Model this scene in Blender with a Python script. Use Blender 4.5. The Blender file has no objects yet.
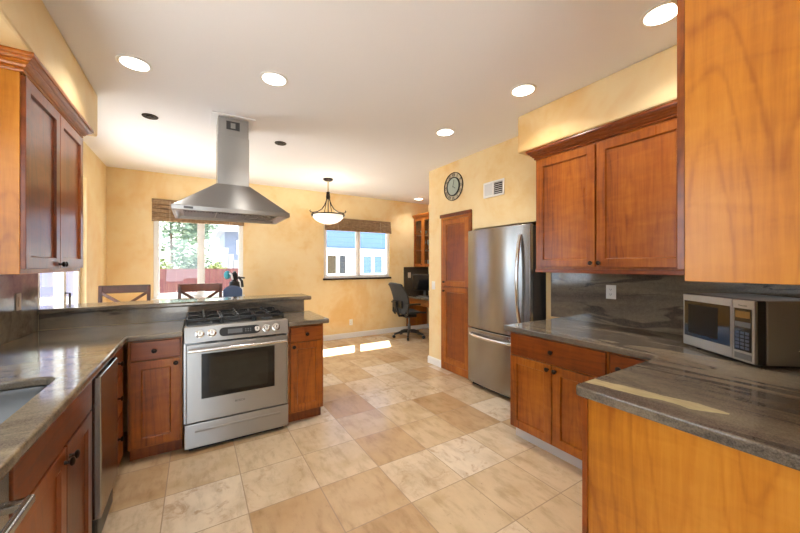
import bpy, bmesh, math, random
from mathutils import Vector, Matrix
random.seed(7)
SC = bpy.context.scene
COL = SC.collection
PI = math.pi

# ------------------------------------------------------------------ camera, world, sun, exposure
cam = bpy.data.objects.new('camera', bpy.data.cameras.new('camera'))
COL.objects.link(cam)
cam.location = (0, 0, 1.42)
cam.rotation_euler = (PI / 2, 0, -math.atan2(204, 330))
cam.data.sensor_width = 36
cam.data.lens = 36 * 330 / 800
cam.data.shift_y = -1.5 / 800
cam.data.clip_start = .02
SC.camera = cam

SC.view_settings.view_transform = 'Standard'
SC.view_settings.look = 'None'
SC.view_settings.exposure = 0.43
SC.view_settings.gamma = 1
SC.view_settings.use_curve_mapping = False
SC.cycles.use_denoising = True
SC.cycles.max_bounces = 10
SC.cycles.diffuse_bounces = 5
SC.cycles.glossy_bounces = 5
SC.cycles.transparent_max_bounces = 12
SC.cycles.sample_clamp_indirect = 8
SC.cycles.caustics_reflective = False
SC.cycles.caustics_refractive = False

world = bpy.data.worlds.new('world')
SC.world = world
world.use_nodes = True
_bg = world.node_tree.nodes['Background']
_bg.inputs['Color'].default_value = (.74, .87, 1.0, 1)
_bg.inputs['Strength'].default_value = 5.0

sun = bpy.data.objects.new('sun', bpy.data.lights.new('sun', 'SUN'))
COL.objects.link(sun)
sun.data.energy = 26.0
sun.data.angle = math.radians(.6)
sun.data.color = (1, .96, .90)
sun.rotation_euler = Vector((-.23, -.50, -1)).to_track_quat('-Z', 'Y').to_euler()
CAN_POWER = 3.6

# ------------------------------------------------------------------ helpers
def lin(r, g, b):
    f = lambda c: (c / 255) / 12.92 if c <= 10 else (((c / 255) + .055) / 1.055) ** 2.4
    return (f(r), f(g), f(b), 1)

ORG = {}

def thing(name, label, cat, loc=(0, 0, 0), rotz=0, group=None, world_built=True, kind=None):
    o = bpy.data.objects.new(name, None)
    COL.objects.link(o)
    o.location = loc
    o.rotation_euler = (0, 0, rotz)
    o.empty_display_size = .1
    o['label'] = label
    o['category'] = cat
    if group: o['group'] = group
    if kind: o['kind'] = kind
    ORG[o.name] = Vector(loc) if world_built else Vector((0, 0, 0))
    return o

def obj(name, bm, mats, parent=None, bevel=0, segs=2, smooth=None, M=None):
    if M is not None:
        bmesh.ops.transform(bm, matrix=M, verts=bm.verts)
    org = Vector((0, 0, 0))
    if parent is not None:
        org = ORG.get(parent.name, Vector((0, 0, 0)))
        bmesh.ops.translate(bm, vec=-org, verts=bm.verts)
    bmesh.ops.recalc_face_normals(bm, faces=bm.faces)
    me = bpy.data.meshes.new(name)
    bm.to_mesh(me)
    bm.free()
    if not isinstance(mats, (list, tuple)): mats = [mats]
    for m in mats: me.materials.append(m)
    o = bpy.data.objects.new(name, me)
    COL.objects.link(o)
    if parent is not None:
        o.parent = parent
        ORG[o.name] = org
    if bevel:
        b = o.modifiers.new('bevel', 'BEVEL')
        b.width = bevel
        b.segments = segs
        b.limit_method = 'ANGLE'
        b.angle_limit = math.radians(40)
    if smooth:
        for p in me.polygons: p.use_smooth = True
        me.set_sharp_from_angle(angle=math.radians(smooth))
    return o

def top(name, bm, mats, label, cat, group=None, kind=None, **k):
    """a thing that is one mesh; its origin is moved to its base"""
    xs = [v.co for v in bm.verts]
    c = Vector((sum(v.x for v in xs) / len(xs), sum(v.y for v in xs) / len(xs), min(v.z for v in xs)))
    M = k.pop('M', None)
    if M is not None:
        bmesh.ops.transform(bm, matrix=M, verts=bm.verts)
        xs = [v.co for v in bm.verts]
        c = Vector((sum(v.x for v in xs) / len(xs), sum(v.y for v in xs) / len(xs), min(v.z for v in xs)))
    bmesh.ops.translate(bm, vec=-c, verts=bm.verts)
    o = obj(name, bm, mats, None, **k)
    o.location = c
    o['label'] = label
    o['category'] = cat
    if group: o['group'] = group
    if kind: o['kind'] = kind
    ORG[o.name] = c
    return o

def struct(name, bm, m, label, cat, **k):
    return top(name, bm, m, label, cat, kind='structure', **k)

def B(): return bmesh.new()

def box(bm, x0, x1, y0, y1, z0, z1, mi=0):
    v = [bm.verts.new(p) for p in ((x0, y0, z0), (x1, y0, z0), (x1, y1, z0), (x0, y1, z0),
                                   (x0, y0, z1), (x1, y0, z1), (x1, y1, z1), (x0, y1, z1))]
    for q in ((0, 1, 2, 3), (4, 7, 6, 5), (0, 4, 5, 1), (1, 5, 6, 2), (2, 6, 7, 3), (3, 7, 4, 0)):
        f = bm.faces.new([v[i] for i in q])
        f.material_index = mi
    return bm

def bx(*a): return box(B(), *a)

def frame_of(d):
    d = Vector(d).normalized()
    a = Vector((0, 0, 1)) if abs(d.z) < .9 else Vector((1, 0, 0))
    u = d.cross(a).normalized()
    return u, d.cross(u).normalized()

def tube(bm, pts, r, n=8, cap=True, mi=0):
    pts = [Vector(p) for p in pts]
    rs = r if isinstance(r, (list, tuple)) else [r] * len(pts)
    rings = []
    u = None
    for i, p in enumerate(pts):
        d = (pts[min(i + 1, len(pts) - 1)] - pts[max(i - 1, 0)]).normalized()
        if u is None:
            u, w = frame_of(d)
        else:
            u = (u - d * u.dot(d)).normalized()
            w = d.cross(u).normalized()
        rings.append([bm.verts.new(p + (u * math.cos(2 * PI * k / n) + w * math.sin(2 * PI * k / n)) * rs[i]) for k in range(n)])
    for a, b in zip(rings, rings[1:]):
        for k in range(n):
            bm.faces.new((a[k], a[(k + 1) % n], b[(k + 1) % n], b[k])).material_index = mi
    if cap:
        for q in (rings[0], rings[-1]):
            try: bm.faces.new(q).material_index = mi
            except ValueError: pass
    return bm

def lathe(bm, prof, n=24, c=(0, 0, 0), axis=(0, 0, 1), closed=False, mi=0):
    """prof: list of (radius, height along the axis)"""
    ax = Vector(axis).normalized()
    u, w = frame_of(ax)
    c = Vector(c)
    rings = []
    for r, h in prof:
        if r < 1e-5:
            rings.append([bm.verts.new(c + ax * h)])
        else:
            rings.append([bm.verts.new(c + ax * h + (u * math.cos(2 * PI * k / n) + w * math.sin(2 * PI * k / n)) * r) for k in range(n)])
    pairs = list(zip(rings, rings[1:]))
    if closed: pairs.append((rings[-1], rings[0]))
    for a, b in pairs:
        for k in range(n):
            k2 = (k + 1) % n
            if len(a) == 1 and len(b) == 1: continue
            if len(a) == 1: f = bm.faces.new((a[0], b[k], b[k2]))
            elif len(b) == 1: f = bm.faces.new((a[k], a[k2], b[0]))
            else: f = bm.faces.new((a[k], a[k2], b[k2], b[k]))
            f.material_index = mi
    return bm

def cyl(bm, c, r, h, axis=(0, 0, 1), n=24, mi=0):
    return lathe(bm, [(0, 0), (r, 0), (r, h), (0, h)], n, c, axis, mi=mi)

def prism(bm, poly, z0, z1, holes=()):
    """extrude a plan polygon (with holes) from z0 to z1"""
    loops = []
    edges = []
    for lp in [poly] + list(holes):
        vs = [bm.verts.new((x, y, z1)) for x, y in lp]
        loops.append(vs)
        for a, b in zip(vs, vs[1:] + vs[:1]): edges.append(bm.edges.new((a, b)))
    r = bmesh.ops.triangle_fill(bm, use_beauty=True, use_dissolve=False, edges=edges)
    fs = [g for g in r['geom'] if isinstance(g, bmesh.types.BMFace)]
    low = {}
    for lp in loops:
        for v in lp: low[v] = bm.verts.new((v.co.x, v.co.y, z0))
    for f in fs: bm.faces.new([low[v] for v in reversed(f.verts[:])])
    for lp in loops:
        for a, b in zip(lp, lp[1:] + lp[:1]): bm.faces.new((a, b, low[b], low[a]))
    return bm

def side_prism(bm, poly, x0, x1):
    """extrude a (y,z) polygon along x"""
    a = [bm.verts.new((x0, y, z)) for y, z in poly]
    b = [bm.verts.new((x1, y, z)) for y, z in poly]
    n = len(poly)
    bm.faces.new(a)
    bm.faces.new(b[::-1])
    for i in range(n): bm.faces.new((a[i], a[(i + 1) % n], b[(i + 1) % n], b[i]))
    return bm

def rrect(x0, x1, y0, y1, r, n=6):
    p = []
    for cx, cy, a0 in ((x1 - r, y1 - r, 0), (x0 + r, y1 - r, 90), (x0 + r, y0 + r, 180), (x1 - r, y0 + r, 270)):
        for k in range(n + 1):
            a = math.radians(a0 + 90 * k / n)
            p.append((cx + r * math.cos(a), cy + r * math.sin(a)))
    return p

def sweep(bm, prof, path):
    """sweep profile [(out, z)] along plan path [(x,y)], 'out' to the right of travel, mitred"""
    n = len(path)
    P = [Vector(p) for p in path]
    dirs = [(P[i + 1] - P[i]).normalized() for i in range(n - 1)]
    rings = []
    for i in range(n):
        d0 = dirs[max(i - 1, 0)]
        d1 = dirs[min(i, n - 2)]
        n0 = Vector((d0.y, -d0.x))
        n1 = Vector((d1.y, -d1.x))
        m = (n0 + n1)
        m = m / max(m.dot(n0), 1e-6)
        rings.append([bm.verts.new((P[i].x + m.x * o, P[i].y + m.y * o, z)) for o, z in prof])
    k = len(prof)
    for a, b in zip(rings, rings[1:]):
        for j in range(k): bm.faces.new((a[j], a[(j + 1) % k], b[(j + 1) % k], b[j]))
    bm.faces.new(rings[0])
    bm.faces.new(rings[-1][::-1])
    return bm

def frame(O, U, N):
    """matrix for local (u along front, w outward, v up) -> local axes x=u, y=-outward, z=up"""
    U = Vector(U).normalized()
    N = Vector(N).normalized()
    return Matrix(((U.x, -N.x, 0, O[0]), (U.y, -N.y, 0, O[1]), (0, 0, 1, O[2]), (0, 0, 0, 1)))

def wall_grid(bm, x0, x1, y0, y1, z0, z1, axis, opens):
    """box wall with rectangular openings; axis is the run ('x' or 'y'), opens = (a0,a1,z0,z1)"""
    A0, A1 = (x0, x1) if axis == 'x' else (y0, y1)
    As = sorted({A0, A1, *[v for o in opens for v in o[:2]]})
    Zs = sorted({z0, z1, *[v for o in opens for v in o[2:]]})
    for a, b in zip(As, As[1:]):
        for c, d in zip(Zs, Zs[1:]):
            ma, mz = (a + b) / 2, (c + d) / 2
            if any(o[0] < ma < o[1] and o[2] < mz < o[3] for o in opens): continue
            if axis == 'x': box(bm, a, b, y0, y1, c, d)
            else: box(bm, x0, x1, a, b, c, d)
    bmesh.ops.remove_doubles(bm, verts=bm.verts, dist=1e-5)
    seen = {}
    for f in bm.faces: seen.setdefault(frozenset(v.index for v in f.verts) if False else tuple(round(c, 4) for c in f.calc_center_median()), []).append(f)
    bmesh.ops.delete(bm, geom=[f for l in seen.values() if len(l) > 1 for f in l], context='FACES')
    return bm

def text_bm(s, size, M, depth=.0008):
    cu = bpy.data.curves.new('lettering', 'FONT')
    cu.body = s
    cu.size = size
    cu.extrude = depth
    cu.align_x = 'CENTER'
    cu.align_y = 'CENTER'
    cu.resolution_u = 3
    o = bpy.data.objects.new('lettering', cu)
    COL.objects.link(o)
    dg = bpy.context.evaluated_depsgraph_get()
    me = bpy.data.meshes.new_from_object(o.evaluated_get(dg))
    bm = B()
    bm.from_mesh(me)
    bpy.data.objects.remove(o)
    bpy.data.curves.remove(cu)
    bpy.data.meshes.remove(me)
    bmesh.ops.transform(bm, matrix=M, verts=bm.verts)
    return bm

# ------------------------------------------------------------------ materials
class NT:
    def __init__(s, name):
        s.m = bpy.data.materials.new(name)
        s.m.use_nodes = True
        s.t = s.m.node_tree
        s.b = s.t.nodes['Principled BSDF']
        s.out = s.t.nodes['Material Output']
    def n(s, typ, **k):
        x = s.t.nodes.new(typ)
        for a, v in k.items(): setattr(x, a, v)
        return x
    def l(s, a, b): s.t.links.new(a, b)
    def math(s, op, a, b=None, c=None):
        x = s.n('ShaderNodeMath', operation=op)
        for i, v in enumerate((a, b, c)):
            if v is None: continue
            if isinstance(v, (int, float)): x.inputs[i].default_value = v
            else: s.l(v, x.inputs[i])
        return x.outputs[0]
    def mix(s, f, a, b, mode='MIX'):
        x = s.n('ShaderNodeMix', data_type='RGBA', blend_type=mode)
        for i, v in ((0, f), (6, a), (7, b)):
            if isinstance(v, (int, float)): x.inputs[i].default_value = v
            elif isinstance(v, tuple): x.inputs[i].default_value = v
            else: s.l(v, x.inputs[i])
        return x.outputs[2]
    def ramp(s, f, stops):
        x = s.n('ShaderNodeValToRGB')
        e = x.color_ramp.elements
        while len(e) < len(stops): e.new(.5)
        for el, (p, c) in zip(e, stops):
            el.position = p
            el.color = c if len(c) == 4 else (*c, 1)
        s.l(f, x.inputs[0])
        return x.outputs[0]
    def noise(s, vec, scale, detail=4, rough=.55, dist=0):
        x = s.n('ShaderNodeTexNoise')
        s.l(vec, x.inputs['Vector'])
        x.inputs['Scale'].default_value = scale
        x.inputs['Detail'].default_value = detail
        x.inputs['Roughness'].default_value = rough
        x.inputs['Distortion'].default_value = dist
        return x.outputs['Fac']
    def mapping(s, vec, scale=(1, 1, 1), rot=(0, 0, 0), loc=(0, 0, 0)):
        x = s.n('ShaderNodeMapping')
        s.l(vec, x.inputs[0])
        x.inputs['Location'].default_value = loc
        x.inputs['Rotation'].default_value = rot
        x.inputs['Scale'].default_value = scale
        return x.outputs[0]
    def objco(s): return s.n('ShaderNodeTexCoord').outputs['Object']
    def pos(s): return s.n('ShaderNodeNewGeometry').outputs['Position']
    def bump(s, h, strength=.2, dist=.01):
        x = s.n('ShaderNodeBump')
        x.inputs['Strength'].default_value = strength
        x.inputs['Distance'].default_value = dist
        s.l(h, x.inputs['Height'])
        s.l(x.outputs[0], s.b.inputs['Normal'])
    def set(s, **k):
        for a, v in k.items():
            i = s.b.inputs[a.replace('_', ' ')]
            if isinstance(v, (int, float, tuple)): i.default_value = v
            else: s.l(v, i)
        return s

def plain(name, c, rough=.5, metal=0, **k):
    t = NT(name)
    t.set(Base_Color=c, Roughness=rough, Metallic=metal)
    nz = t.noise(t.objco(), 30, 3)
    t.l(t.math('ADD', t.math('MULTIPLY', nz, .12), rough - .06), t.b.inputs['Roughness'])
    for a, v in k.items(): t.b.inputs[a.replace('_', ' ')].default_value = v
    return t.m

def emit(name, c, s):
    t = NT(name)
    t.set(Base_Color=c, Roughness=.4)
    t.b.inputs['Emission Color'].default_value = c
    t.b.inputs['Emission Strength'].default_value = s
    return t.m

def wood(name, dark, mid, light, axis='z', rough=.3, lines=.35, coat=.12, big=1.0):
    t = NT(name)
    co = t.objco()
    rnd = t.n('ShaderNodeObjectInfo').outputs['Random']
    off = t.n('ShaderNodeVectorMath', operation='SCALE')
    off.inputs[0].default_value = (7.3, 5.1, 9.7)
    t.l(rnd, off.inputs['Scale'])
    ad = t.n('ShaderNodeVectorMath', operation='ADD')
    t.l(co, ad.inputs[0])
    t.l(off.outputs[0], ad.inputs[1])
    v = ad.outputs[0]
    st = {'x': (.06, 1, 1), 'y': (1, .06, 1), 'z': (1, 1, .06)}[axis]
    sb = {'x': (.16, 1, 1), 'y': (1, .16, 1), 'z': (1, 1, .16)}[axis]
    fine = t.noise(t.mapping(v, st), 55, 5, .6, .3)
    broad = t.noise(t.mapping(v, sb), 3.0 * big, 1.5, .4, .15)
    fleck = t.noise(t.mapping(v, {'x': (1, .35, .35), 'y': (.35, 1, .35), 'z': (.35, .35, 1)}[axis]), 16, 3, .5, .8)
    ln = t.math('SINE', t.math('MULTIPLY', t.math('ADD', broad, t.math('MULTIPLY', fleck, .012)), 95))
    ln = t.math('POWER', t.math('ADD', t.math('MULTIPLY', ln, .5), .5), 9)
    f = t.math('ADD', t.math('MULTIPLY', broad, .55), t.math('MULTIPLY', fine, .32))
    f = t.math('ADD', f, t.math('MULTIPLY', fleck, .20))
    f = t.math('SUBTRACT', f, t.math('MULTIPLY', ln, lines * .16))
    f = t.math('ADD', f, t.math('MULTIPLY', t.math('SUBTRACT', rnd, .5), .08))
    t.set(Base_Color=t.ramp(f, [(.36, dark), (.53, mid), (.70, light)]), Coat_Weight=coat, Coat_Roughness=.18)
    t.l(t.math('ADD', t.math('MULTIPLY', fine, .12), rough - .06), t.b.inputs['Roughness'])
    t.bump(fine, .04, .002)
    return t.m

W_D, W_M, W_L = lin(104, 46, 6), lin(157, 83, 15), lin(186, 112, 32)
H_D, H_M, H_L = lin(156, 88, 16), lin(190, 119, 30), lin(208, 140, 48)
R_D, R_M, R_L = lin(86, 34, 6), lin(130, 61, 12), lin(156, 83, 23)
M_WZ = wood('cherry wood upright', W_D, W_M, W_L, 'z')
M_WX = wood('cherry wood along x', R_D, R_M, R_L, 'x')
M_WY = wood('cherry wood along y', W_D, W_M, W_L, 'y')
M_RZ = wood('red cherry upright', R_D, R_M, R_L, 'z')
M_RY = wood('red cherry along y', R_D, R_M, R_L, 'y')
M_HZ = wood('honey cherry upright', H_D, H_M, H_L, 'z', lines=.5, rough=.36, coat=.12)
M_WALNUT = wood('dark stool wood', lin(44, 20, 12), lin(78, 38, 22), lin(104, 56, 34), 'x', rough=.3)

def granite(name, along='y', veins=.9):
    t = NT(name)
    v = t.pos()
    ax = {'x': (.22, 1, 1), 'y': (1, .22, 1)}[along]
    warp = t.noise(t.mapping(v, ax), 1.6, 2, .5)
    wv = t.n('ShaderNodeVectorMath', operation='SCALE')
    wv.inputs[0].default_value = (.35, .35, .5) if along == 'y' else (.3, .35, .5)
    t.l(warp, wv.inputs['Scale'])
    ad = t.n('ShaderNodeVectorMath', operation='ADD')
    t.l(v, ad.inputs[0])
    t.l(wv.outputs[0], ad.inputs[1])
    st = {'x': (.16, 1, 1), 'y': (1, .16, 1)}[along]
    band = t.noise(t.mapping(ad.outputs[0], st), 5.5, 5, .6, .5)
    vein = t.noise(t.mapping(ad.outputs[0], st, loc=(3, 8, 1)), 3.8, 4, .55, .5)
    speck = t.noise(v, 190, 2, .6)
    mott = t.noise(v, 34, 4, .6)
    base = t.ramp(band, [(.30, lin(72, 64, 60)), (.42, lin(106, 95, 83)), (.52, lin(130, 117, 98)), (.62, lin(142, 129, 107)), (.74, lin(166, 152, 124))])
    ridge = t.math('ABSOLUTE', t.math('SUBTRACT', vein, .5))
    wid = t.math('MULTIPLY', t.ramp(t.noise(t.mapping(v, ax, loc=(1, 2, 3)), 3.0, 3), [(.42, (0, 0, 0)), (.62, (1, 1, 1))]), .095)
    vm = t.math('SUBTRACT', 1, t.math('DIVIDE', ridge, t.math('ADD', wid, .004)))
    vm = t.math('MAXIMUM', vm, 0)
    vm = t.math('MINIMUM', t.math('MULTIPLY', vm, 1.8), 1)
    c = t.mix(t.math('MULTIPLY', vm, veins), base, lin(46, 41, 44))
    c = t.mix(.22, c, t.ramp(speck, [(.35, lin(60, 54, 50)), (.65, lin(176, 164, 146))]))
    c = t.mix(.18, c, t.ramp(mott, [(.3, lin(80, 74, 70)), (.7, lin(156, 144, 122))]))
    t.set(Base_Color=c, Roughness=.09, Specular_IOR_Level=.5)
    return t
M_GRY = granite('granite veined along y', 'y').m
M_GRX = granite('granite veined along x', 'x').m
M_GRS = granite('granite with faint veins', 'x', .3).m
def granite_cream():
    t = granite('granite with cream streak', 'y')
    c0 = t.b.inputs['Base Color'].links[0].from_socket
    sp = t.n('ShaderNodeSeparateXYZ')
    v = t.pos()
    t.l(v, sp.inputs[0])
    w = t.noise(v, 9, 3)
    xx = t.math('ADD', sp.outputs[0], t.math('MULTIPLY', w, .03))
    xx = t.math('ADD', xx, t.math('MULTIPLY', sp.outputs[1], .16))
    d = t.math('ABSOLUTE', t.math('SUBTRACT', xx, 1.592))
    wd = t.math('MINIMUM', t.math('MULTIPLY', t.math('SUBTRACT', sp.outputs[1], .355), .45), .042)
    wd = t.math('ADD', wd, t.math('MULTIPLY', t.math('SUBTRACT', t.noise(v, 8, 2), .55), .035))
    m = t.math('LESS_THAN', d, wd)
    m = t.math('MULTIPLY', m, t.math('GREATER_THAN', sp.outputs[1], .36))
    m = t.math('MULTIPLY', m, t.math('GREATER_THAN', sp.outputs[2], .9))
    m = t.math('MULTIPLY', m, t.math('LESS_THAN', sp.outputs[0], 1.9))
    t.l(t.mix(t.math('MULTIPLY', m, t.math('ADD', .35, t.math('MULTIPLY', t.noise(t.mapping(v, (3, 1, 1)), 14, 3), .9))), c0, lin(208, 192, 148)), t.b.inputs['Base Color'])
    return t.m
M_GRC = granite_cream()

def steel(name, c=.42, rough=.33, axis='z', aniso=.5):
    t = NT(name)
    st = {'x': (.01, 1, 1), 'y': (1, .01, 1), 'z': (1, 1, .01)}[axis]
    v = t.mapping(t.objco(), st)
    f = t.noise(v, 260, 3, .6)
    t.set(Base_Color=(c, c * .985, c * .96, 1), Metallic=1.0)
    t.l(t.math('ADD', t.math('MULTIPLY', f, .03), rough - .015), t.b.inputs['Roughness'])
    t.b.inputs['Anisotropic'].default_value = .85
    t.b.inputs['Anisotropic Rotation'].default_value = .25
    return t.m
M_SSX = steel('brushed steel along x', .35, axis='x')
M_SSZ = steel('brushed steel upright', .37, axis='z', rough=.24)
M_SSY = steel('brushed steel along y', axis='y', rough=.22)
M_SINK = steel('satin sink steel', .13, .3, 'y')
M_CHROME = plain('polished metal', (.75, .75, .74, 1), .16, 1)

def plaster(name, a, b, c, patch=lin(228, 180, 106)):
    t = NT(name)
    v = t.pos()
    n1 = t.noise(v, 1.5, 3, .55, .6)
    n2 = t.noise(v, 5, 5, .65, .3)
    f = t.math('ADD', t.math('MULTIPLY', n1, .6), t.math('MULTIPLY', n2, .4))
    n3 = t.noise(t.mapping(v, (1, 1, .8), loc=(2.2, .7, .3)), 1.1, 4, .6, .5)
    col = t.mix(t.ramp(n3, [(.54, (0, 0, 0)), (.66, (.55, .55, .55))]), t.ramp(f, [(.34, a), (.47, b), (.64, c)]), patch)
    t.set(Base_Color=col, Roughness=.62)
    t.bump(n2, .06, .01)
    return t.m
M_WALL = plaster('golden mottled plaster', lin(234, 200, 138), lin(240, 214, 162), lin(243, 222, 178))
M_BACK = plaster('warm grey plaster', lin(178, 172, 164), lin(188, 182, 174), lin(196, 190, 182), lin(176, 170, 160))  # grey set so the range steel mirrors a neutral tone
M_CEIL = plain('ceiling paint', lin(240, 241, 246), .75)
M_WHITE = plain('white paint', lin(240, 240, 238), .4)
M_PLATE = plain('white plastic', lin(240, 238, 232), .35)
M_BLACK = plain('black plastic', lin(18, 18, 19), .35)
M_BLACKG = plain('black glass', lin(10, 10, 11), .06)
M_IRON = plain('black cast iron', lin(16, 16, 17), .45)
M_BRONZE = plain('oil rubbed bronze', lin(44, 34, 28), .35, .7)
M_GREYPL = plain('grey plastic', lin(92, 94, 98), .4)
M_DKGREY = plain('charcoal paint', lin(64, 64, 66), .4)
M_BLUE = plain('blue fabric', lin(84, 108, 150), .8)
M_TEAL = plain('teal fabric', lin(60, 150, 170), .7)
M_BEIGE = plain('beige plastic', lin(206, 188, 170), .4)
M_DIAL = plain('grey green dial', lin(172, 184, 172), .4)
M_PEWTER = plain('pewter', lin(196, 184, 156), .5, .2)
M_LAMP = emit('lit lamp lens', (1, .93, .82, 1), 9)
M_BOWL = emit('alabaster glass', (1, .92, .80, 1), .6)
M_HOODLAMP = plain('unlit lamp glass', lin(150, 154, 164), .15)
M_LCD = plain('amber lcd', lin(120, 90, 44), .2)
M_CRYSTAL = plain('clear glassware', lin(200, 206, 206), .1)

def glass(name, refl=.10, tint=(1, 1, 1, 1)):
    t = NT(name)
    tr = t.n('ShaderNodeBsdfTransparent')
    tr.inputs[0].default_value = tint
    gl = t.n('ShaderNodeBsdfGlossy')
    gl.inputs['Roughness'].default_value = .02
    fr = t.n('ShaderNodeLayerWeight')
    fr.inputs[0].default_value = .5
    mx = t.n('ShaderNodeMixShader')
    t.l(t.math('ADD', .03, t.math('MULTIPLY', t.math('POWER', fr.outputs['Facing'], 5), .6)), mx.inputs[0])
    t.l(tr.outputs[0], mx.inputs[1])
    t.l(gl.outputs[0], mx.inputs[2])
    t.l(mx.outputs[0], t.out.inputs[0])
    return t.m
M_GLASS = glass('window glass')

def tiles():
    t = NT('travertine tiles')
    v = t.pos()
    sp = t.n('ShaderNodeSeparateXYZ')
    t.l(v, sp.inputs[0])
    P_ = .4185
    gx = t.math('DIVIDE', t.math('SUBTRACT', sp.outputs[0], .257 - P_ * 10), P_)
    gy = t.math('DIVIDE', t.math('SUBTRACT', sp.outputs[1], 1.222 - P_ * 10), P_)
    fx, fy = t.math('FLOOR', gx), t.math('FLOOR', gy)
    rx, ry = t.math('FRACT', gx), t.math('FRACT', gy)
    cb = t.n('ShaderNodeCombineXYZ')
    t.l(fx, cb.inputs[0])
    t.l(fy, cb.inputs[1])
    wn = t.n('ShaderNodeTexWhiteNoise', noise_dimensions='3D')
    t.l(cb.outputs[0], wn.inputs['Vector'])
    off = t.n('ShaderNodeVectorMath', operation='SCALE')
    t.l(wn.outputs['Color'], off.inputs[0])
    off.inputs['Scale'].default_value = 40
    ad = t.n('ShaderNodeVectorMath', operation='ADD')
    t.l(v, ad.inputs[0])
    t.l(off.outputs[0], ad.inputs[1])
    q = ad.outputs[0]
    base = t.ramp(wn.outputs['Value'], [(0, lin(194, 160, 119)), (.22, lin(207, 178, 140)), (.5, lin(214, 190, 155)), (.8, lin(223, 203, 174)), (1, lin(230, 215, 192))])
    ws = t.n('ShaderNodeSeparateColor')
    t.l(wn.outputs['Color'], ws.inputs[0])
    grain = t.noise(t.mapping(q, (1, .35, 1)), 16, 6, .62, .2)
    c = t.mix(1.0, base, t.ramp(grain, [(.30, (.80, .77, .73)), (.5, (1, 1, 1)), (.70, (1.06, 1.06, 1.06))]), 'MULTIPLY')
    cloud = t.noise(q, 4.2, 3, .5, .4)
    c = t.mix(1.0, c, t.ramp(cloud, [(.30, (.88, .84, .78)), (.5, (1, 1, 1)), (.7, (1.05, 1.06, 1.07))]), 'MULTIPLY')
    blot = t.noise(q, 6.5, 7, .68, .8)
    tm = t.ramp(ws.outputs[0], [(.45, (0, 0, 0)), (.85, (1, 1, 1))])
    bm_ = t.ramp(blot, [(.54, (0, 0, 0)), (.68, (1, 1, 1))])
    c = t.mix(t.math('MULTIPLY', t.math('MULTIPLY', bm_, tm), .62), c, lin(166, 124, 82))
    pit = t.noise(q, 34, 5, .7, .5)
    pm = t.ramp(pit, [(.62, (0, 0, 0)), (.70, (1, 1, 1))])
    c = t.mix(t.math('MULTIPLY', t.math('MULTIPLY', pm, t.ramp(blot, [(.48, (0, 0, 0)), (.6, (1, 1, 1))])), .55), c, lin(118, 88, 62))
    e = t.math('MINIMUM', t.math('MINIMUM', rx, t.math('SUBTRACT', 1, rx)), t.math('MINIMUM', ry, t.math('SUBTRACT', 1, ry)))
    g = t.math('LESS_THAN', e, .0072)
    c = t.mix(t.math('MULTIPLY', g, .8), c, lin(150, 124, 96))
    t.set(Base_Color=c)
    t.l(t.math('ADD', t.math('MULTIPLY', cloud, .12), t.math('ADD', .17, t.math('MULTIPLY', g, .4))), t.b.inputs['Roughness'])
    t.bump(t.math('MULTIPLY', t.math('SUBTRACT', 1, g), 1), .15, .002)
    return t.m
M_TILE = tiles()

def woven():
    t = NT('woven wood shade')
    v = t.objco()
    n = t.noise(t.mapping(v, (.08, .08, 1)), 130, 3, .7)
    n2 = t.noise(t.mapping(v, (1, 1, .1)), 40, 2)
    f = t.math('ADD', t.math('MULTIPLY', n, .8), t.math('MULTIPLY', n2, .2))
    t.set(Base_Color=t.ramp(f, [(.3, lin(92, 70, 48)), (.5, lin(140, 112, 82)), (.7, lin(180, 152, 120))]), Roughness=.8)
    return t.m
M_WOVEN = woven()
def stripes(name, a, b, axis, pitch, w=.08, rough=.7):
    t = NT(name)
    sp = t.n('ShaderNodeSeparateXYZ')
    t.l(t.pos(), sp.inputs[0])
    f = t.math('LESS_THAN', t.math('FRACT', t.math('DIVIDE', t.math('ADD', sp.outputs['XYZ'.index(axis)], 50), pitch)), w)
    nz = t.noise(t.pos(), 6, 3)
    t.set(Base_Color=t.mix(f, t.mix(t.math('MULTIPLY', nz, .3), a, b), b), Roughness=rough)
    return t.m
M_FENCE = stripes('red stained boards', lin(84, 42, 46), lin(56, 26, 28), 'X', .14)
M_SIDING = stripes('blue lap siding', lin(76, 106, 150), lin(56, 80, 118), 'Z', .14)
M_PALE = plain('pale stucco', lin(104, 112, 128), .8)
M_STEP = plain('white masonry', lin(170, 170, 172), .8)
M_TOE = plain('pale toe kick', lin(214, 214, 216), .6)
M_ROOF = plain('grey shingles', lin(120, 122, 126), .85)
M_GROUND = plain('pale concrete ground', lin(222, 218, 212), .9)
def leafm(name, a, b):
    t = NT(name)
    n = t.noise(t.objco(), 9, 3)
    t.set(Base_Color=t.ramp(n, [(.35, a), (.65, b)]), Roughness=.6)
    return t.m
M_LEAF1 = leafm('dark leaves', lin(36, 56, 34), lin(76, 100, 62))
M_LEAF2 = leafm('yellow green leaves', lin(96, 112, 54), lin(146, 156, 90))
M_LEAF3 = leafm('grey green leaves', lin(72, 92, 74), lin(116, 134, 106))
M_BARK = plain('bark', lin(92, 74, 60), .9)
M_MESH = plain('black chair mesh', lin(48, 52, 56), .7)
M_SCREEN = plain('dark monitor screen', lin(24, 26, 30), .12)

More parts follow.
